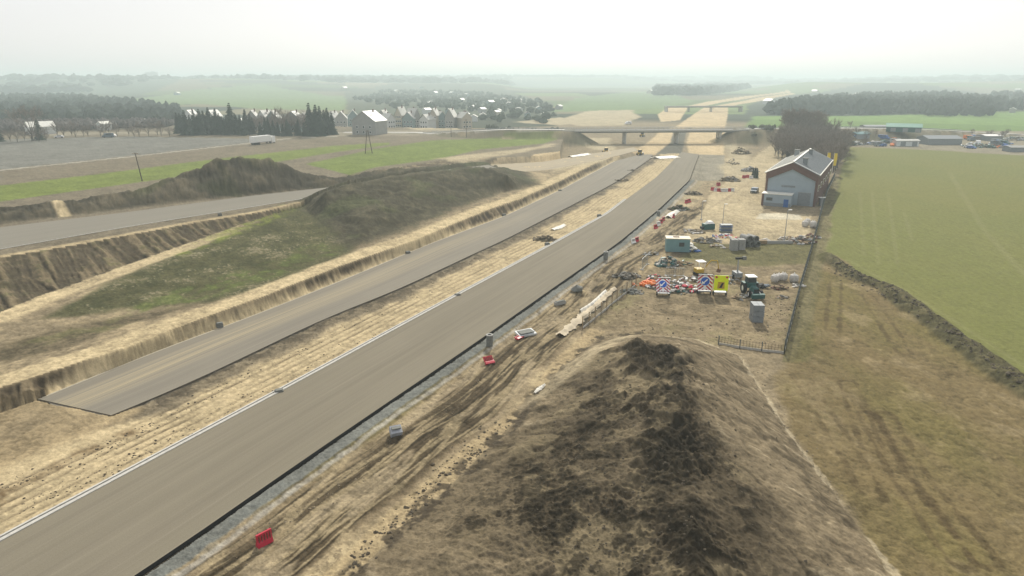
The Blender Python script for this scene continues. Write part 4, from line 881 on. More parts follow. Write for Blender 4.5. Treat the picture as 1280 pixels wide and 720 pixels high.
def block_stack(name, label, px, py, nx, ny, nz, s, m_, group=None, rz=0):
    t = root(name, label, 'block stack', at(px, py), rz, group)
    for k in range(nz):
        b = MB()
        for i in range(nx):
            for j in range(ny): b.box(((i-(nx-1)/2)*s[0]*1.04+R.uniform(-.03, .03), j*s[1]*1.04, (k+.5)*s[2]+.02*k), (s[0], s[1], s[2]*.95), m_)
        b.build('block_layer', t)
    return t
block_stack('block_stack', 'left stack of pale concrete blocks beside the concrete pipes', 917.5, 313, 2, 2, 4, (.65, .8, .55), M['block'])
block_stack('block_stack', 'right stack of pale concrete blocks touching the concrete pipes', 926.5, 312, 2, 2, 4, (.65, .8, .52), M['block'], None, .05)
block_stack('block_stack', 'grey caged block stack standing alone in the lower lot', 946, 402, 2, 2, 3, (.75, .95, .85), M['greyp'], None, -.08)
def pipe(px, py, dz, label, m_=None, r=.62, L_=2.6, rz=.35):
    t = root('concrete_pipe', label, 'pipe', at(px, py, dz), rz, 'pile of concrete pipes'); MB().ring((0, 0, r), (0, L_, r), r, r*.82, M['block'], 22).build('barrel', t); MB().ring((0, -.05, r), (0, .3, r), r*1.12, r*.82, M['concrete_dark'], 22).build('socket', t)
pipe(933, 309, 0, 'lower left concrete pipe of the pile, against the block stack'); pipe(940, 309, 0, 'lower middle concrete pipe of the pile'); pipe(947, 309, 0, 'lower right concrete pipe of the pile'); pipe(936.5, 309, 1.1, 'upper left concrete pipe lying on the pile'); pipe(944.5, 309, 1.1, 'upper right concrete pipe lying on the pile')
def big_bag(px, py, s_, label, m_='bigbag', group=None):
    t = root('bulk_bag', label, 'bag', at(px, py), R.uniform(0, 3), group); b = MB(); n = 10
    vs = []; prof = [(.42, 0), (.56, .25), (.58, .6), (.5, .9), (.2, 1.05)]
    for r_, z_ in prof:
        for i in range(n): q = 1+.08*math.sin(3*i); vs.append((r_*q*s_*math.cos(6.283*i/n), r_*q*s_*math.sin(6.283*i/n), z_*s_))
    fs = [(k*n+i, k*n+(i+1) % n, (k+1)*n+(i+1) % n, (k+1)*n+i) for k in range(4) for i in range(n)]+[tuple(range(4*n, 5*n))]
    b.add(vs, fs, M[m_]).build('sack', t); q = MB()
    for s in (-1, 1): q.tube((s*.35*s_, 0, .9*s_), (s*.15*s_, 0, 1.25*s_), .03, M['white']).tube((s*.15*s_, 0, 1.25*s_), (s*.1*s_, .1, .95*s_), .03, M['white'])
    q.build('loop', t)
big_bag(968, 352, 1.2, 'leftmost pale bulk bag above the rusty scrap'); big_bag(973, 350, 1.1, 'second bulk bag, right behind the leftmost one'); big_bag(979, 350, 1.2, 'third bulk bag in the row above the rusty scrap'); big_bag(992, 352, 1.3, 'bulk bag standing nearest the right fence in the lot')
big_bag(1006, 283, 1.3, 'left bulk bag in the yard corner in front of the hall'); big_bag(1009, 280, 1.2, 'rear bulk bag in the yard corner'); big_bag(1016, 284, 1.4, 'right dark bulk bag in the yard corner by the fence')
# low wall and planks along the lot edge
b = MB(); b.box((0, 0, .3), (7.5, .35, .6), M['block']).box((-3.0, -.3, .45), (2.4, .8, .7), M['wood']); o = b.build('low_wall'); o.location = at(968, 304.5); tag(o, 'low concrete wall with a wooden crate along the yard edge', 'wall')
b = MB()
for k in range(12): b.box((R.uniform(-.9, .9), R.uniform(-.4, .4), .15+k*.05), (.8, .5, .1), M['black'] if k % 3 else M['carp'], R.uniform(0, 3), R.uniform(-.5, .5))
o = b.build('scrap_pile'); o.location = at(955, 360); tag(o, 'small black scrap pile just right of the tractor', 'scrap')
t = root('generator_unit', 'dark green generator with a white canopy beside the dirt road', 'generator', at(885, 287), .2)
MB().box((0, 0, .8), (2.6, 1.5, 1.3), M['dgreen']).build('body', t); MB().box((.3, 0, 1.75), (1.6, 1.6, .5), M['white'], taper=.6).build('canopy', t); MB().box((-1.5, 0, .5), (.6, 1.2, .5), M['black']).build('skid', t)
b = MB().box((0, 0, 1.1), (.9, .9, 2.2), M['greyp']).box((0, 0, 2.25), (1.5, 1.1, .12), M['white']); o = b.build('utility_box'); o.location = at(1026, 257); tag(o, 'white topped utility box in the shade right of the hall', 'cabinet')
# traffic cones pile
cone_me = None
cone_spots = []
for k in range(26): cone_spots.append((R.gauss(0, .95), R.gauss(0, .55)))
p0 = at(809, 357)
ct = root('traffic_cone', 'orange traffic cone toppled in the pile beside the lying arrow board', 'cone', p0, 0, 'pile of orange traffic cones')
MB().tube((0, 0, .03), (0, 0, .8), .2, M['orange'], .04, 12).build('cone_body', ct); MB().box((0, 0, .02), (.42, .42, .05), M['orange']).build('base', ct); MB().tube((0, 0, .4), (0, 0, .55), .115, M['white'], .085, 12).build('band', ct)
for k, (a, b_) in enumerate(cone_spots):
    q = ct if k == 0 else clone(ct, p0, 0); q.location = (p0[0]+a, p0[1]+b_, p0[2]+.12+max(0, .55-.35*abs(a))*R.random()); q.rotation_euler = (R.uniform(1.1, 1.8), R.uniform(-.3, .3), R.uniform(-.9, .9)+1.4); q.scale = (1.25,)*3
# mesh panels in the lot
def mesh_panel(px, py, rz, w_, h_, label, lean=0, step=.35):
    t = root('mesh_fence_panel', label, 'fence panel', at(px, py), rz); f_ = MB()
    f_.tube((-w_/2, 0, 0), (-w_/2, lean, h_), .04, M['steel'], n=6).tube((w_/2, 0, 0), (w_/2, lean, h_), .04, M['steel'], n=6).tube((-w_/2, lean, h_), (w_/2, lean, h_), .04, M['steel'], n=6).tube((-w_/2, lean*.1, .15), (w_/2, lean*.1, .15), .04, M['steel'], n=6).build('frame', t)
    g_ = MB(); k = -w_/2+step
    while k < w_: 
        if k < w_/2: g_.tube((k, .1*lean, .15), (k, lean, h_), .02, M['wire'], n=3)
        k += step
    k = .3
    while k < h_: g_.tube((-w_/2, lean*k/h_, k), (w_/2, lean*k/h_, k), .02, M['wire'], n=3); k += step
    g_.build('mesh', t); MB().box((-w_/2, 0, .08), (.25, .7, .16), M['concrete']).box((w_/2, 0, .08), (.25, .7, .16), M['concrete']).build('foot', t)
mesh_panel(838, 345, 0, 1.7, 1.6, 'left small mesh panel standing behind the barrier heap'); mesh_panel(848.5, 345.5, 0, 1.7, 1.5, 'right small mesh panel standing behind the barrier heap'); mesh_panel(806, 334, 1.15, 4.2, 2.0, 'long grey mesh fence panel along the dirt road bend', .1)
t = root('white_tube', 'white slanted tube leaning at the dark green heap', 'tube', at(823, 332), 0); MB().tube((0, 0, 0), (.5, 0, 1.9), .16, M['sheet'], .05).tube((-.4, 0, .1), (.1, 0, .3), .3, M['sheet']).build('tube_body', t)

# ------------------------------------------------------------------ fences
def fence(name, label, pts, h, step, m_post, m_fill, fill='mesh', group=None):
    P, tt = resample(pts, 200) if len(pts) > 2 else (np.array([np.array(pts[0])+(np.array(pts[1])-np.array(pts[0]))*k/199 for k in range(200)]), np.linspace(0, math.hypot(pts[1][0]-pts[0][0], pts[1][1]-pts[0][1]), 200))
    Lt = tt[-1]; n = max(2, int(Lt/step)); Q = np.stack([np.interp(np.linspace(0, Lt, n+1), tt, P[:, 0]), np.interp(np.linspace(0, Lt, n+1), tt, P[:, 1])], 1); Z_ = terrain(Q[:, 0], Q[:, 1], False)
    t = root(name, label, 'fence', (float(Q[0][0]), float(Q[0][1]), float(Z_[0]))); O = np.array([Q[0][0], Q[0][1], Z_[0]])
    pts3 = [Vector((Q[i][0]-O[0], Q[i][1]-O[1], Z_[i]-O[2])) for i in range(n+1)]
    for p_ in pts3[:100]: MB().tube(p_+Vector((0, 0, -.2)), p_+Vector((0, 0, h+.05)), .07, m_post, n=6).build('post', t)
    b = MB()
    for i in range(n):
        a, c = pts3[i], pts3[i+1]
        if fill == 'mesh':
            for hh in np.arange(.15, h+.01, .3): b.tube(a+Vector((0, 0, hh)), c+Vector((0, 0, hh)), .018, m_fill, n=3, cap=False)
            k = 7
            for j in range(1, k): q = a.lerp(c, j/k); b.tube(q+Vector((0, 0, .1)), q+Vector((0, 0, h)), .02, m_fill, n=3, cap=False)
    b.build('wire_mesh', t)
    if fill == 'mesh': 
        pl_ = MB()
        for i in range(n): 
            a, c = pts3[i], pts3[i+1]; md_ = (a+c)/2; d = c-a; pl_.box(md_+Vector((0, 0, .12)), (d.length, .06, .36), M['concrete'], math.atan2(d.y, d.x))
        pl_.build('base_board', t)
fence('wire_fence', 'long grey wire fence between the storage lot and the brown strip', FENCE_R, 2.0, 2.5, M['wire'], M['wire'])
fence('wire_fence', 'short wire fence along the lower edge of the lot behind the big heap', GL([(980, 442), (940, 438), (898, 431)]), 1.2, 2.5, M['wire'], M['soil'])
fence('wire_fence', 'thin wire fence on the left side of the lot by the pale sheeting', GL([(728, 411), (752, 392), (776, 372), (795, 357)]), 1.8, 2.2, M['wood'], M['wire'])
# pale sheeting bank beside the track
def sheeting(name, label, pts, widths, z0=.25, m_=None):
    P, tt = resample(pts, 60); d = np.gradient(P, axis=0); d /= np.hypot(*d.T)[:, None]; nn = np.stack([-d[:, 1], d[:, 0]], 1); vs = []; fs = []; n = 7
    for i in range(60):
        w_ = np.interp(i/59, np.linspace(0, 1, len(widths)), widths)*(1+.25*math.sin(i*.9)+.15*math.sin(i*2.3))
        for j in range(n):
            o_ = (j/(n-1)-.5)*w_; q = P[i]+nn[i]*o_; vs.append([q[0], q[1], 0])
    V = np.array(vs); zz = terrain(V[:, 0], V[:, 1], False); rr = np.random.RandomState(3)
    for k, v in enumerate(vs): v[2] = zz[k]+z0*(1-abs((k % n)/(n-1)-.5)*1.6)+.1*rr.rand()+.05
    for i in range(59):
        for j in range(n-1): fs.append((i*n+j, i*n+j+1, (i+1)*n+j+1, (i+1)*n+j))
    o = MB().add(vs, fs, m_ or M['sheet']).build(name, smooth=True); return tag(o, label, 'sheeting')
pale = mat('pale_sand_sheet', (.50, .43, .31), .9, .3, .8)
sheeting('ground_sheet', 'long strip of pale sheeting laid along the left fence of the lot', GL([(700, 421), (724, 401), (748, 379), (768, 362)]), [1.2, 1.6, 1.5, .8], .45, pale)
sheeting('ground_sheet', 'bright white stretch of sheeting on the pale bank by the track', GL([(725, 394), (740, 384), (757, 368)]), [.5, 1.0, .8], .75)
sheeting('ground_sheet', 'white fabric spread at the far end of the right carriageway', GL([(819, 197.5), (832, 196.5), (846, 195.8)], .5), [5.5, 8, 9], .6)
sheeting('ground_sheet', 'small white sheet beside the far slip road', GL([(712, 196.5), (722, 195), (735, 192.8)], 1.6), [3, 5, 3], .5)
sheeting('ground_sheet', 'small white sheet thrown on the verge among the red barriers', GL([(835, 273), (842, 267)]+[(0, 0)])[:2]+GL([(846, 265)]), [1.5, 2.0, 1.4], .6)
sheeting('ground_sheet', 'small pale sheet on the sandy median', GL([(690, 289), (697, 287), (705, 283)]), [1.2, 1.6, 1.0], .3)
sheeting('ground_sheet', 'pale plastic scrap on the left flank of the big heap', GL([(668, 486), (674, 481), (681, 476)], .6), [.25, .5, .3], .15)

# ------------------------------------------------------------------ roadside pieces
def barrier(px, py, rz, label, lean=0.0, m_='red', L_=1.25, h_=1.0, dz=0):
    t = root('plastic_barrier', label, 'barrier', at(px, py, dz), rz, 'plastic road barriers')
    b = MB(); b.prism([(-.22, 0), (.22, 0), (.16, .3), (.07, .5), (.07, h_), (-.07, h_), (-.07, .5), (-.16, .3)], -L_/2, L_/2, M[m_]); o = b.build('shell', t); o.rotation_euler = (lean, 0, 0)
    g = MB()
    for k in range(5): g.box((-L_*.36+k*L_*.18, -.10, h_*.62), (.05, .08, h_*.5), M['rust'] if m_ == 'red' else M['block'])
    g.build('rib', o)
    return t
barrier(331, 680, .85, 'red plastic barrier standing alone at the bottom by the wheel ruts', 0, 'red', 1.2, 1.05)
barrier(613, 455, .5, 'tilted red plastic barrier halfway along the roadside ditch', -.9, 'red', 1.2, 1.1)
barrier(652, 423, .95, 'red plastic barrier lying beside the grey slab', -1.2, 'red', 1.6, .7)
k = 0
for px, py, m_, lb in ((820, 286, 'red', 'lowest red barrier in the verge group'), (823, 282, 'white', 'white barrier between red ones in the verge group'), (826, 279, 'red', 'middle red barrier in the verge group'), (829, 276, 'red', 'upper red barrier in the verge group'), (842, 272, 'red', 'red barrier just right of the white verge sheet'), (858, 254, 'red', 'red barrier beside the dark spoil heap'), (862, 253, 'red', 'second red barrier beside the dark spoil heap'),
   (796, 302, 'red', 'lone red barrier at the dirt road bend'), (792, 304, 'white', 'white barrier beside the lone red one at the dirt road bend'),
   (891, 238, 'red', 'leftmost red barrier of the closing row across the yard'), (895, 239, 'white', 'first white barrier of the closing row'), (899, 239.5, 'red', 'second red barrier of the closing row'), (903, 239.5, 'white', 'second white barrier of the closing row'), (907, 239.5, 'white', 'third white barrier of the closing row'), (911, 239.5, 'red', 'rightmost red barrier of the closing row'), (915, 239, 'white', 'rightmost white barrier of the closing row'),
   (898, 232, 'red', 'red barrier standing behind the closing row'), (930, 222.5, 'red', 'left red barrier at the dark bushes by the yard entrance'), (934, 222, 'red', 'right red barrier at the dark bushes by the yard entrance'), (939, 223, 'white', 'white barrier at the dark bushes by the yard entrance')):
    barrier(px, py, (0.9 if py > 243 and px < 870 else .0)+R.uniform(-.2, .2), lb, R.uniform(-.3, .1), m_, 1.3, 1.0)
def block(name, px, py, d, rz, m_, label, cat='block', dz=0, rx=0):
    t = root(name, label, cat, at(px, py, dz), rz); b = MB().box((0, 0, d[2]/2), d, m_, rx=rx).build('body', t)
    b = MB(); b.box((0, 0, d[2]+.06), (d[0]*.8, d[1]*.8, .1), M['concrete_dark']).build('lid', t); return t
def ring_(px, py, label, h_=1.4, r=.42):
    t = root('manhole_shaft', label, 'manhole shaft', at(px, py), 0, 'concrete shafts beside the motorway'); MB().ring((0, 0, 0), (0, 0, h_), r, r*.8, M['concrete_dark'], 20).tube((0, 0, 0), (0, 0, h_*.75), r*.8, M['black'], n=16).build('shaft', t); MB().ring((0, 0, h_), (0, 0, h_+.12), r*1.12, r*.6, M['block'], 20).build('rim', t)
ring_(612, 432, 'nearer concrete manhole shaft on the gravel strip'); ring_(757, 324, 'farther concrete manhole shaft on the gravel strip'); ring_(823, 269, 'farthest small manhole shaft near the white verge sheet', 1.0)
for px, py, lb in ((349, 492, 'nearest grey drain inlet block on the median kerb'), (572, 372, 'second grey drain inlet block on the median kerb'), (684, 307, 'third drain inlet block on the median kerb by the earth heap'), (749, 271, 'fourth small drain inlet block on the median kerb'),
   (275, 409, 'dark inlet block at the upper edge of the left carriageway, nearest'), (510, 318, 'dark inlet block at the upper edge of the left carriageway, second'), (630, 270.5, 'dark inlet block at the upper edge of the left carriageway, third'), (700, 239.5, 'dark inlet block at the upper edge of the left carriageway, farthest'), (275, 270, 'dark inlet block at the kerb of the service road')):
    block('drain_inlet', px, py, (.9, .7, .55), .43, M['concrete_dark'], lb, 'drain inlet')
block('concrete_slab', 495, 543, (1.1, .9, .7), .4, mat('pale_blue_slab', (.35, .37, .40)), 'pale grey slab block at the end of the grassy ditch', 'slab', 0, .5)
block('concrete_slab', 657, 418, (2.6, 1.6, .25), .5, M['ibc'], 'grey glassy slab lying beside the red barrier', 'slab', .1, .15)
block('concrete_slab', 700, 381, (1.9, .6, .45), .6, M['block'], 'small white slab on the verge below the dark boulder', 'slab', .1)
bt = MB(); bt.rock((0, 0, .3), 1.0, M['concrete_dark'], R, 1.0, 9); o = bt.build('boulder'); o.location = at(722, 364); tag(o, 'dark boulder on the verge beside the rutted track', 'boulder')

# machines on the formation, dark bushes
def roller(px, py, rz, label):
    t = root('road_roller', label, 'roller', at(px, py), rz); MB().tube((1.2, -.9, .7), (1.2, .9, .7), .7, M['steel'], n=20).build('drum', t); MB().box((-.5, 0, 1.1), (2.0, 1.6, .8), M['plant']).build('body', t); MB().box((-.2, 0, 2.0), (1.2, 1.4, 1.2), M['glass']).box((-.2, 0, 2.7), (1.5, 1.6, .15), M['plant']).build('cab', t)
    for s in (-1, 1): MB().tube((-1.2, s*.6, .7), (-1.2, s*.95, .7), .7, M['black'], n=16).build('wheel', t)
roller(803, 171, .9, 'dark road roller on the sand below the overpass'); roller(800, 194.5, .9, 'small dark roller at the far end of the left carriageway'); roller(758, 192, .4, 'small dark roller on the far slip road')

# ------------------------------------------------------------------ vegetation
def twig_tree(seed, h, spread, nb=7, lv=5, thin=.018):
    rr = random.Random(seed); tr = MB(); tw = MB()
    tr.tube((0, 0, -.2), (0, 0, h*.3), h*.018, M['bark'], h*.012, 6, False)
    def br(a, d, L_, r, k):
        b = a+d*L_; (tr if k == 0 else tw).tube(a, b, r, M['bark'] if k == 0 else M['twig'], r*.55, 3 if k else 5, False)
        if k >= lv: return
        for q in range(rr.choice((2, 3, 3))):
            nd = (d+Vector((rr.uniform(-1, 1)*spread, rr.uniform(-1, 1)*spread, rr.uniform(-.2, .5)))).normalized()
            br(a.lerp(b, rr.uniform(.45, 1)), nd, L_*rr.uniform(.6, .85), max(r*.6, thin), k+1)
    for q in range(nb):
        a = q/nb*6.28+rr.uniform(-.3, .3); br(Vector((0, 0, h*rr.uniform(.06, .35))), Vector((math.cos(a)*.55, math.sin(a)*.55, 1)).normalized(), h*.28, h*.009, 0)
    return tr.mesh('trunk'), tw.mesh('crown')
def tree_root(name, label, cat, meshes, loc, sc, rz, group):
    t = root(name, label, cat, loc, rz, group); t.scale = (sc,)*3 if not isinstance(sc, tuple) else sc
    for nm, me in zip(('trunk', 'crown'), meshes): link(nm, me, t)
    return t
TW = [twig_tree(s, 12, .6, 9, 4, .05) for s in (1, 2, 3, 4)]
BTW = twig_tree(9, 16, .6, 6, 5, .04)
rr = random.Random(21); pts = []
TH = GL([(966, 194), (1000, 208), (1046, 217), (1054, 200), (1058, 184), (1010, 174), (985, 174)])
xs = [p[0] for p in TH]; ys = [p[1] for p in TH]
while len(pts) < 240:
    q = (rr.uniform(min(xs), max(xs)), rr.uniform(min(ys), max(ys)))
    if poly_dist(np.array([q[0]]), np.array([q[1]]), TH, True)[3][0]: pts.append(q)
qa = np.array(pts); qz = terrain(qa[:, 0], qa[:, 1], False)
for (a, b), z_ in zip(pts, qz): 
    if abs((Vector((a, b))-Vector(bl[:2])).dot(vx)) < Wd+1 and -1 < (Vector((a, b))-Vector(bl[:2])).dot(vy) < Ln+2: continue
    tree_root('bare_tree', 'leafless tree in the dense brown thicket behind the brick hall', 'tree', TW[rr.randrange(4)], (a, b, float(z_)), rr.uniform(.68, .92), rr.uniform(0, 6), 'leafless trees of the thicket')
def conifer_mesh(seed, h, r, nl=16, narrow=1.0):
    rr = random.Random(seed); tr = MB().tube((0, 0, -.2), (0, 0, h*.9), h*.02, M['bark'], .03, 6, False); c_ = MB()
    for k in range(nl):
        u = k/nl; z_ = h*(.06+.92*u); rk = r*(1-u)**.8*narrow+.15; nb_ = 9
        for j in range(nb_):
            a = 6.283*j/nb_+k*.7+rr.uniform(-.3, .3); L_ = rk*rr.uniform(.65, 1.2); dz_ = -L_*rr.uniform(.15, .5); w_ = L_*.38
            ca, sa = math.cos(a), math.sin(a); tip = (ca*L_, sa*L_, z_+dz_)
            c_.add([(0, 0, z_+h*.03), (ca*L_*.6-sa*w_, sa*L_*.6+ca*w_, z_+dz_*.5), tip, (ca*L_*.6+sa*w_, sa*L_*.6-ca*w_, z_+dz_*.5), (ca*L_*.5, sa*L_*.5, z_+dz_*.2+h*.035)], [(0, 1, 4), (1, 2, 4), (2, 3, 4), (3, 0, 4)], M['conifer'])
    return tr.mesh('trunk'), c_.mesh('crown')
ORD = 'first second third fourth fifth sixth seventh eighth ninth tenth eleventh twelfth thirteenth fourteenth fifteenth sixteenth seventeenth eighteenth nineteenth twentieth twenty-first twenty-second twenty-third twenty-fourth twenty-fifth twenty-sixth'.split()
CF = [conifer_mesh(s, 12, 3.2) for s in (1, 2, 3)]
def row_trees(specs, name, label, cat, meshes, group, sc0, base=(1, 1)):
    P = ats([(a, b) for a, b, c in specs]); rr = random.Random(len(specs)); od_ = sorted(range(len(specs)), key=lambda i: specs[i][0])
    for k_, ((a, b, c), p_) in enumerate(zip(specs, P)): tree_root(name, label+(', %s from left' % ORD[od_.index(k_)] if len(specs) < 27 else ''), cat, meshes[rr.randrange(len(meshes))], p_, (c*base[0], c*base[0], c*base[1]), rr.uniform(0, 6), group)
rr = random.Random(4)
sp = [(224+k*3.9+rr.uniform(-1.5, 1.5), 169+rr.uniform(-2.5, .5), rr.uniform(.8, 1.3)) for k in range(25)]; sp[17] = (290, 168, 1.5)
row_trees(sp, 'conifer_tree', 'dark conifer in the long row behind the grey field', 'tree', CF, 'conifer row left of the lane', 1)
sp = [(388+k*4.5+rr.uniform(-1, 1), 169.5+rr.uniform(-2, .5), rr.uniform(1.1, 1.55)) for k in range(7)]
row_trees(sp, 'conifer_tree', 'dark conifer in the clump beside the white roofed house', 'tree', CF, 'conifer clump left of the white roofed house', 1)
sp = [(321+k*3.4, 168+rr.uniform(-3, 0), rr.uniform(.7, 1.15)) for k in range(24)]
row_trees(sp, 'bare_tree', 'leafless tree between the conifer row and the conifer clump', 'tree', TW, 'leafless trees between conifers', 1)
sp = [(326+k*5.4+rr.uniform(-1.5, 1.5), 169.5+rr.uniform(-1, .5), rr.uniform(.55, .9)) for k in range(11)]
row_trees(sp, 'conifer_tree', 'small dark conifer in front of the village behind the lane', 'tree', CF, 'small conifers in front of the village', 1)
p_ = ats([(41, 176)])[0]; tree_root('bare_tree', 'tall leafless tree standing above the hedge at the left edge', 'tree', BTW, p_, 1.3, 0, None)
p_ = ats([(50, 175)])[0]; tree_root('conifer_tree', 'single dark conifer beside the tall leafless tree', 'tree', CF[0], p_, .95, 0, None)
p_ = ats([(-3, 177)])[0]; tree_root('conifer_tree', 'dark conifer cut by the left edge of the view', 'tree', CF[1], p_, 1.1, 0, None)
sp = [(60+k*9+rr.uniform(-4, 4), 171+rr.uniform(-2, 1), rr.uniform(.45, .75)) for k in range(18)]+[(k*9-5, 177+rr.uniform(-1, 1), rr.uniform(.4, .7)) for k in range(8)]
row_trees(sp, 'bare_tree', 'leafless tree in the scrub hedge beyond the grey field', 'tree', TW, 'leafless trees of the scrub hedge', 1)
sp = [(941, 221, .28), (943.5, 222, .34), (946, 222.5, .30)]
row_trees(sp, 'dark_bush', 'narrow dark evergreen bush at the yard entrance', 'bush', CF, 'dark evergreen bushes at the yard entrance', 1, (.8, 1))

def wood(name, px_poly, n, h, r, m_, label, seed, zl=0.0, conif=.35):
    n = int(n*1.7); r = r*.72
    poly = GL(px_poly, zl); rr = np.random.RandomState(seed); P = np.array(poly); lo, hi = P.min(0), P.max(0); pts = np.zeros((0, 2))
    while len(pts) < n:
        q = rr.uniform(lo, hi, (n*4, 2)); ins = poly_dist(q[:, 0], q[:, 1], poly, True)[3]; pts = np.concatenate([pts, q[ins]])
    pts = pts[:n]; z = terrain(pts[:, 0], pts[:, 1], False); V = []; Fc = []; k0 = 0
    for (x_, y_), z_ in zip(pts, z):
        s_ = rr.uniform(.6, 1.25); hh = h*s_; rad = r*rr.uniform(.7, 1.3); nn_ = 6; a0 = rr.uniform(0, 6); cf = rr.rand() < conif
        prof = [(.55, .12), (1.0, .38), (.85, .72), (.35, .93)] if not cf else [(.6, .1), (.75, .3), (.4, .65), (.15, .9)]
        for rk, hk in prof:
            for i in range(nn_): q = rad*rk*rr.uniform(.65, 1.25); V.append((x_+q*math.cos(a0+1.047*i), y_+q*math.sin(a0+1.047*i), z_+hh*(hk+rr.uniform(-.06, .06))))
        V.append((x_, y_, z_+hh))
        for k in range(3):
            for i in range(nn_): Fc.append((k0+k*nn_+i, k0+k*nn_+(i+1) % nn_, k0+(k+1)*nn_+(i+1) % nn_, k0+(k+1)*nn_+i))
        for i in range(nn_): Fc.append((k0+3*nn_+i, k0+3*nn_+(i+1) % nn_, k0+4*nn_))
        k0 += 4*nn_+1
    me = bpy.data.meshes.new(name); me.from_pydata(V, [], Fc); me.materials.append(m_); o = link(name, me); return tag(o, label, 'woodland', None, 'stuff')
wf = M['wood_far']
wood('woodland', [(0, 163), (220, 160), (230, 152), (225, 140), (100, 124), (-100, 124), (-150, 160)], 900, 10, 7, wf, 'grey leafless wood beyond the hedge on the far left', 1)
wood('woodland', [(0, 173), (100, 171), (215, 166), (220, 160), (0, 164), (-60, 170)], 420, 4.5, 3, mat('scrub', (.10, .085, .075), .95, .3, .1), 'low brown scrub edging the grey field', 2)
wood('woodland', [(955, 144), (1050, 144.5), (1130, 143), (1238, 142), (1236, 129), (1180, 124), (1100, 124), (1040, 128), (980, 136)], 1000, 12.5, 8, wf, 'dark wood beyond the far green field on the right', 3)
wood('woodland', [(605, 158), (690, 157), (695, 140), (670, 125), (600, 117), (480, 116), (440, 124), (500, 138), (590, 140)], 420, 6, 6, mat('village_gardens', (.055, .068, .045), 1, .3, .05, spec=0), 'hazy wood and gardens behind the village', 4)
wood('woodland', [(818, 121), (870, 121), (900, 117), (940, 112), (900, 108), (820, 110)], 500, 17, 16, wf, 'hazy wood at the centre beyond the pale field', 5)
wood('woodland', [(1240, 140), (1400, 140), (1400, 118), (1240, 121)], 350, 12, 8, wf, 'scattered hazy wood at the far right edge', 6)
wood('woodland', [(-150, 118), (60, 119), (230, 111), (440, 113), (640, 111), (640, 106.5), (-200, 106.5)], 1500, 18, 24, wf, 'distant woodland belt under the left horizon', 7)
wood('woodland', [(640, 107), (820, 106.5), (1400, 112), (1500, 106), (640, 104.5)], 1200, 16, 34, wf, 'distant woodland belt under the right horizon', 8)
wood('woodland', [(1130, 143), (1240, 142), (1240, 146), (1170, 146)], 30, 9, 6, wf, 'few trees in front of the far right wood', 9)
wood('woodland', [(610, 166), (700, 165), (700, 170), (650, 174), (608, 170)], 130, 3.0, 2.5, mat('scrub_dark', (.06, .068, .045), .95, .3, .1), 'dark shrubs at the foot of the left bridge embankment', 10)
wood('woodland', [(930, 168), (975, 168), (965, 180), (935, 182)], 60, 2.2, 2, mat('scrub_mid', (.09, .095, .06), .95, .3, .1), 'shrubs on the slope right of the overpass', 11)

# ------------------------------------------------------------------ houses
def house(name, label, px, py, w_, d_, h_, rh, rz, wall, roofm, group=None, gable='y', win=True, chim=True, roof2=None):
    t = root(name, label, 'house' if 'house' in name else 'building', at(px, py, -.1), rz, group)
    prof = [(-w_/2, 0), (w_/2, 0), (w_/2, h_), (0, h_+rh), (-w_/2, h_)]
    MB().prism(prof, 0, d_, wall, 'y').build('wall', t); r_ = MB(); o_ = .35
    for s, m_ in ((-1, roofm), (1, roof2 or roofm)):
        q = [(s*(w_/2+o_), -o_, h_-o_*rh/(w_/2)+.05), (0, -o_, h_+rh+.05), (0, d_+o_, h_+rh+.05), (s*(w_/2+o_), d_+o_, h_-o_*rh/(w_/2)+.05)]
        r_.add(q+[(a, b, c+.22) for a, b, c in q], [(0, 1, 2, 3), (7, 6, 5, 4), (0, 4, 5, 1), (1, 5, 6, 2), (2, 6, 7, 3), (3, 7, 4, 0)], m_)
    ro = r_.build('roof', t)
    if name in ('terraced_house', 'village_house'): t.scale = (1, 1, 1.08)
    if chim: MB().box((w_*.18, d_*.5, h_+rh+.2), (.7, .7, 1.8), M['brick']).build('chimney', ro)
    if win:
        for lv in range(int(h_//2.8)):
            for a in (-.28, .0, .28):
                wn = MB().box((a*w_, -.04, 1.5+2.8*lv), (1.25, .1, 1.4), M['white']).build('window', t); MB().box((a*w_, -.11, 1.5+2.8*lv), (1.0, .05, 1.15), M['glass']).build('pane', wn)
    return t
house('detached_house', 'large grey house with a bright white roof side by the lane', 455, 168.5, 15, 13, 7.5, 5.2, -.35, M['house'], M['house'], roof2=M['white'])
tone = [M['house'], mat('teal_render', (.20, .27, .27)), mat('cream_render', (.42, .38, .30)), mat('white_render', (.55, .56, .54))]
od = ['leftmost', 'second', 'third', 'fourth', 'fifth', 'sixth', 'seventh', 'eighth', 'ninth', 'tenth', 'eleventh', 'twelfth']
for k in range(11):
    px = 478+k*10.6; house('terraced_house', '%s house from the left in the terrace right of the white roofed house' % od[k] if k else 'leftmost house in the terrace right of the white roofed house', px+[0, 1.2, -1, .5, 1.5, -1.2, 0, 1, -.8, .6, 0][k], 160.5+[0, .6, -.8, .3, -.5, .8, 0, -.9, .4, -.3, .5][k], [6.4, 7.6, 5.4, 8.2, 6.0, 7.4, 5.2, 8.6, 6.4, 5.6, 7.8][k], 10, [7.2, 6.2, 8.4, 6.6, 7.8, 6.0, 8.6, 6.8, 7.6, 6.2, 7.0][k], [4.4, 3.4, 5.0, 3.8, 4.8, 3.2, 4.2, 3.6, 5.0, 4.0, 3.4][k], [-.15, .9, -.3, -.1, .8, -.5, -.15, .7, -.2, -.6, .5][k], tone[(k*3) % 4], M['roof_metal'] if k % 3 == 1 else M['house_dark'], 'terraced houses of the village', roof2=M['roof_white'] if k in (0, 2, 4, 6, 8) else M['roof_metal'])
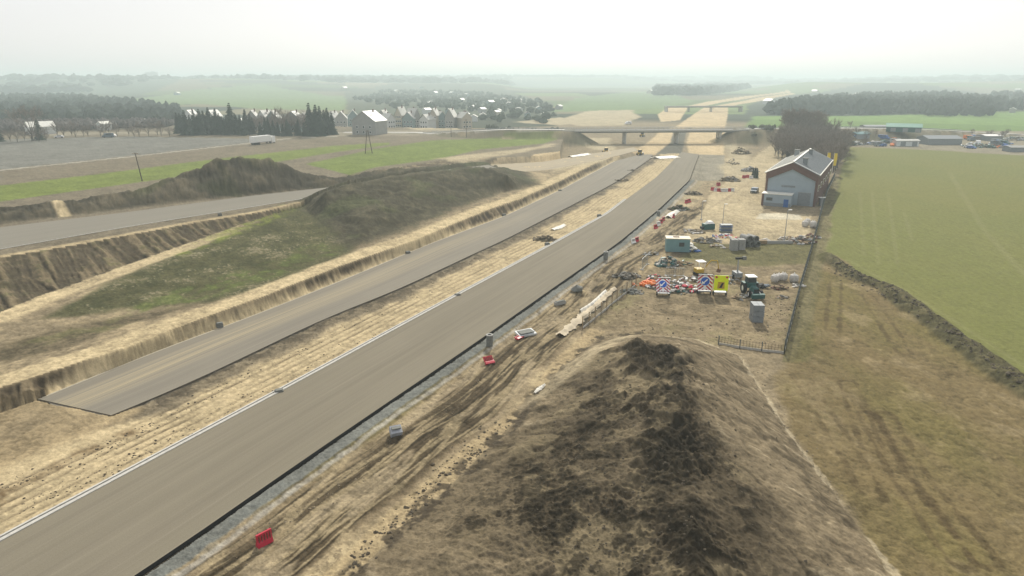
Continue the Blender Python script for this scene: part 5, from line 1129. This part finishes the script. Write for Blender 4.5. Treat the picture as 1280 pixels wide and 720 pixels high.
for k, (px, py, w_, c) in enumerate(((328, 163, 7, 3), (341, 164, 8, 1), (366, 165, 10, 1), (380, 163, 7, 0), (316, 163, 7, 0), (236, 158, 8, 3), (263, 158, 8, 0), (414, 161, 7, 3), (427, 161, 8, 0), (442, 158, 8, 1))):
    house('village_house', '%s village house from the left among the trees behind the lane' % od[[5, 6, 7, 8, 4, 0, 1, 9, 10, 11][k]] if k != 5 else 'leftmost village house behind the conifer row', px, py, w_, 10, 6.6, 4.2, R.uniform(-.5, .3), tone[c], M['roof_metal'] if k % 2 else M['house_dark'], 'village houses behind the lane', roof2=M['roof_metal'])
far = [(500, 153, 9), (515, 150, 10), (532, 152, 9), (548, 149, 10), (562, 152, 9), (577, 148, 9), (592, 152, 10), (604, 149, 9), (560, 143, 9), (530, 142, 10), (590, 138, 10), (480, 150, 9), (350, 156, 9), (372, 154, 10), (395, 156, 9), (300, 157, 9), (280, 156, 9), (540, 132, 12), (610, 131, 12), (575, 128, 12), (100, 160, 9), (125, 163, 8), (180, 158, 9), (68, 116, 14), (20, 160, 10), (35, 168, 16), (82, 161, 9), (155, 161, 8), (220, 119, 16), (428, 111, 20), (497, 109, 18), (527, 107, 18), (542, 118, 16), (567, 118, 16), (585, 121, 16), (632, 128, 15), (622, 143, 9), (651, 141, 9), (674, 139, 9), (697, 137, 10), (618, 145, 8), (640, 133, 10), (812, 117, 28), (806, 168, 0), (1124, 141, 10), (1215, 141, 9), (1265, 141, 9), (966, 130, 18), (1016, 132, 12), (1180, 141, 9), (1022, 116, 18), (1276, 114, 16), (660, 147, 8), (685, 148, 8), (600, 141, 9), (1070, 120, 12), (650, 128, 9)]
for k, (px, py, w_) in enumerate(far):
    if not w_: continue
    house('far_house', 'small hazy house with a pale roof near the horizon', px, py, w_*.62, w_*.8, 3.4+w_*.05, w_*.16, R.uniform(-.8, .8), tone[R.randrange(4)], M['roof_white'] if k % 4 else M['house_dark'], 'hazy far houses', win=False, chim=False, roof2=M['roof_white'])
t = root('tower_block', 'faint block of flats standing on the left horizon', 'building', at(191, 99.6+3.5, 0)); MB().box((0, 0, 17), (52, 20, 60), M['house']).build('wall', t); MB().box((8, 0, 48.5), (14, 8, 3), M['house']).build('roof', t)

# farm yard on the right
def shed(label, px, py, w_, d_, h_, rh, rz, wall, roof, name='farm_shed'): return house(name, label, px, py, w_, d_, h_, rh, rz, wall, roof, None, win=False, chim=False)
def longshed(label, px0, px1, py, d_, h_, rh, wall, roof):
    a = Vector(at(px0, py)); b = Vector(at(px1, py)); L_ = (b-a).length; t = root('farm_shed', label, 'shed', a, math.atan2(b.y-a.y, b.x-a.x))
    MB().prism([(0, 0), (d_, 0), (d_, h_), (d_/2, h_+rh), (0, h_)], 0, L_, wall).build('wall', t); r_ = MB()
    for s, (y0, y1, z0, z1) in enumerate(((-.4, d_/2, h_-.1, h_+rh), (d_/2, d_+.4, h_+rh, h_-.1))): r_.add([(-.4, y0, z0+.05), (L_+.4, y0, z0+.05), (L_+.4, y1, z1+.05), (-.4, y1, z1+.05), (-.4, y0, z0+.25), (L_+.4, y0, z0+.25), (L_+.4, y1, z1+.25), (-.4, y1, z1+.25)], [(0, 1, 2, 3), (4, 5, 6, 7), (0, 1, 5, 4), (1, 2, 6, 5), (2, 3, 7, 6), (3, 0, 4, 7)], roof)
    r_.build('roof', t)
    k = 2.0
    while k < L_-3: MB().box((k+1.5, -.05, h_*.45), (2.6, .1, h_*.8), M['greyp']).build('door', t); k += 6
longshed('long dark open shed behind the green roofed shed', 1081, 1126, 167, 8, 4.4, .6, M['concrete_dark'], M['greyp'])
longshed('low shed with a pale green roof in the farm yard', 1106, 1148, 172, 11, 2.6, 1.6, M['dgreen'], M['green_roof'])
longshed('wide grey hall with a green roof band in the farm yard', 1160, 1202, 181, 11, 3.0, 1.3, M['greyp'], M['greyp'])
longshed('white roofed shed in the right of the farm yard', 1232, 1253, 176, 9, 2.6, .5, M['greyp'], M['white'])
longshed('small low shed at the far right lane end', 1263, 1290, 190, 6, 2.0, .6, M['greyp'], M['block'])
longshed('small grey shed left in the farm yard', 1070, 1086, 178, 5, 2.6, .9, M['greyp'], M['teal'])
longshed('pair of pale silos sheds in the middle of the farm yard', 1120, 1148, 183, 4, 2.8, .5, M['ibc'], M['roof_metal'])
vr = random.Random(8)
for k in range(34):
    px = vr.choice([vr.uniform(1058, 1105), vr.uniform(1100, 1160), vr.uniform(1205, 1260), vr.uniform(1212, 1285)]); py = vr.uniform(176, 184) if px < 1160 else vr.uniform(172, 186)
    if 1228 < px < 1258 and py < 178: py = 181
    pc = vr.choice([('white', M['carw']), ('dark grey', M['carp']), ('silver', M['cars']), ('dark green', M['dgreen']), ('orange', M['orange']), ('grey', M['greyp']), ('blue', M['tarp'])]); kd = vr.choice(['car', 'van'])
    side = 'left part of' if px < 1100 else ('middle of' if px < 1180 else ('right part of' if px < 1245 else 'far right end of')); car('farm_vehicle', '%s %s parked in the %s the crowded farm yard' % (pc[0], kd, side), at(px, py), vr.uniform(0, 3.1), pc[1], kd, 'vehicles in the farm yard', kd)
rr = random.Random(6); sp = [(rr.choice([rr.uniform(1056, 1110), rr.uniform(1205, 1285)]), rr.uniform(168, 180), rr.uniform(.25, .5)) for k in range(16)]
row_trees(sp, 'bare_tree', 'small leafless tree in the farm yard', 'tree', TW, 'small trees of the farm yard', 1)
for px, py, m_, kd, lb in ((74, 172.5, M['carw'], 'car', 'white car parked beyond the grey field at left'), (135, 172, M['carp'], 'van', 'dark van beyond the grey field'), (140, 171, M['carw'], 'car', 'white car right behind the dark van'), (477, 167, M['carp'], 'car', 'dark car in front of the terrace, left one'), (498, 165, M['carp'], 'car', 'dark car in front of the terrace, middle one'), (522, 166, M['cars'], 'car', 'silver car in front of the terrace, right one'), (785, 155.5, M['carw'], 'van', 'white van on the sand left of the far bridge')):
    car('parked_car' if kd == 'car' else 'parked_van', lb, at(px, py), R.uniform(0, 1), m_, kd)
# poles
def pole(px, py, h, label, double=False, lean=0):
    t = root('utility_pole', label, 'pole', at(px, py), 0)
    if double:
        MB().tube((-1.5, 0, -.3), (-.2, 0, h), .16, M['bark'], .12).tube((1.5, 0, -.3), (.2, 0, h), .16, M['bark'], .12).build('mast', t)
    else: MB().tube((0, 0, -.3), (lean, 0, h), .17, M['bark'], .12).build('mast', t)
    MB().box((lean, 0, h-.3), (2.0, .12, .12), M['wood']).build('crossarm', t)
    for s in (-.85, 0, .85): MB().tube((lean+s, 0, h-.25), (lean+s, 0, h+.05), .06, M['concrete']).build('insulator', t)
pole(178, 226.5, 8.5, 'single leaning wooden pole behind the left spoil heap', lean=-.9); pole(461, 192, 9.5, 'double legged wooden pole between the green field strips', True); pole(564, 171, 8.0, 'left wooden pole in front of the terrace end'); pole(583, 172, 9.5, 'right wooden pole in front of the terrace end')

# ------------------------------------------------------------------ clods and stones: loose, uncounted
def clods(name, label, pxy, r0, r1, m_, seed, zl=0.0):
    rr = random.Random(seed); P = np.array([G(a, b, zl) for a, b in pxy]); z = terrain(P[:, 0], P[:, 1], False); b = MB()
    for (x_, y_), z_ in zip(P, z): b.rock((x_, y_, z_+.0), rr.uniform(r0, r1)*rr.choice((.5, .7, 1)), m_, rr, .8, 5)
    o = b.build(name); tag(o, label, 'soil clods', None, 'stuff')
cr = random.Random(12)
def along(pts, n, wid):
    out = []
    for k in range(n):
        i = cr.randrange(len(pts)-1); t_ = cr.random(); out.append((pts[i][0]+(pts[i+1][0]-pts[i][0])*t_+cr.gauss(0, wid), pts[i][1]+(pts[i+1][1]-pts[i][1])*t_+cr.gauss(0, wid*.8)))
    return out
clods('soil_clods', 'dark soil clods at the left toe of the big heap', along([(440, 715), (455, 690), (500, 650), (530, 620)], 90, 6)+along([(555, 600), (590, 570), (600, 560)], 60, 6)+along([(530, 625), (545, 590), (575, 565), (600, 545), (640, 530)], 100, 7), .06, .22, M['soil'], 1)
clods('soil_clods', 'dark soil clods strewn over the sandy median', along([(20, 640), (160, 580), (330, 490), (480, 410)], 260, 7)+along([(0, 615), (120, 570), (200, 530), (330, 460), (480, 390), (600, 330)], 420, 5), .04, .15, M['soil'], 2)
clods('soil_clods', 'soil clods lying over the crown of the big heap', [(cr.gauss(810, 75), cr.uniform(450, 720)) for k in range(900)], .04, .16, M['soil'], 3, 2.5)
clods('soil_clods', 'clods along the right toe of the big heap', along([(925, 450), (985, 540), (1060, 640)], 120, 8), .05, .16, M['clay'], 4)
clods('soil_clods', 'clods along the rutted track and ditch', along([(300, 700), (490, 560), (660, 420), (760, 340)], 400, 12), .04, .14, M['clay'], 5)
clods('soil_clods', 'clods and tufts over the open storage lot', [(cr.uniform(760, 990), cr.uniform(380, 430)) for k in range(300)]+[(cr.uniform(960, 1000), cr.uniform(370, 400)) for k in range(80)], .05, .2, M['soil'], 6)
clods('soil_clods', 'dark clods along the berm of the green field', along([(1045, 333), (1075, 350), (1130, 378), (1200, 430), (1280, 487)], 500, 5), .1, .35, M['soil'], 7)
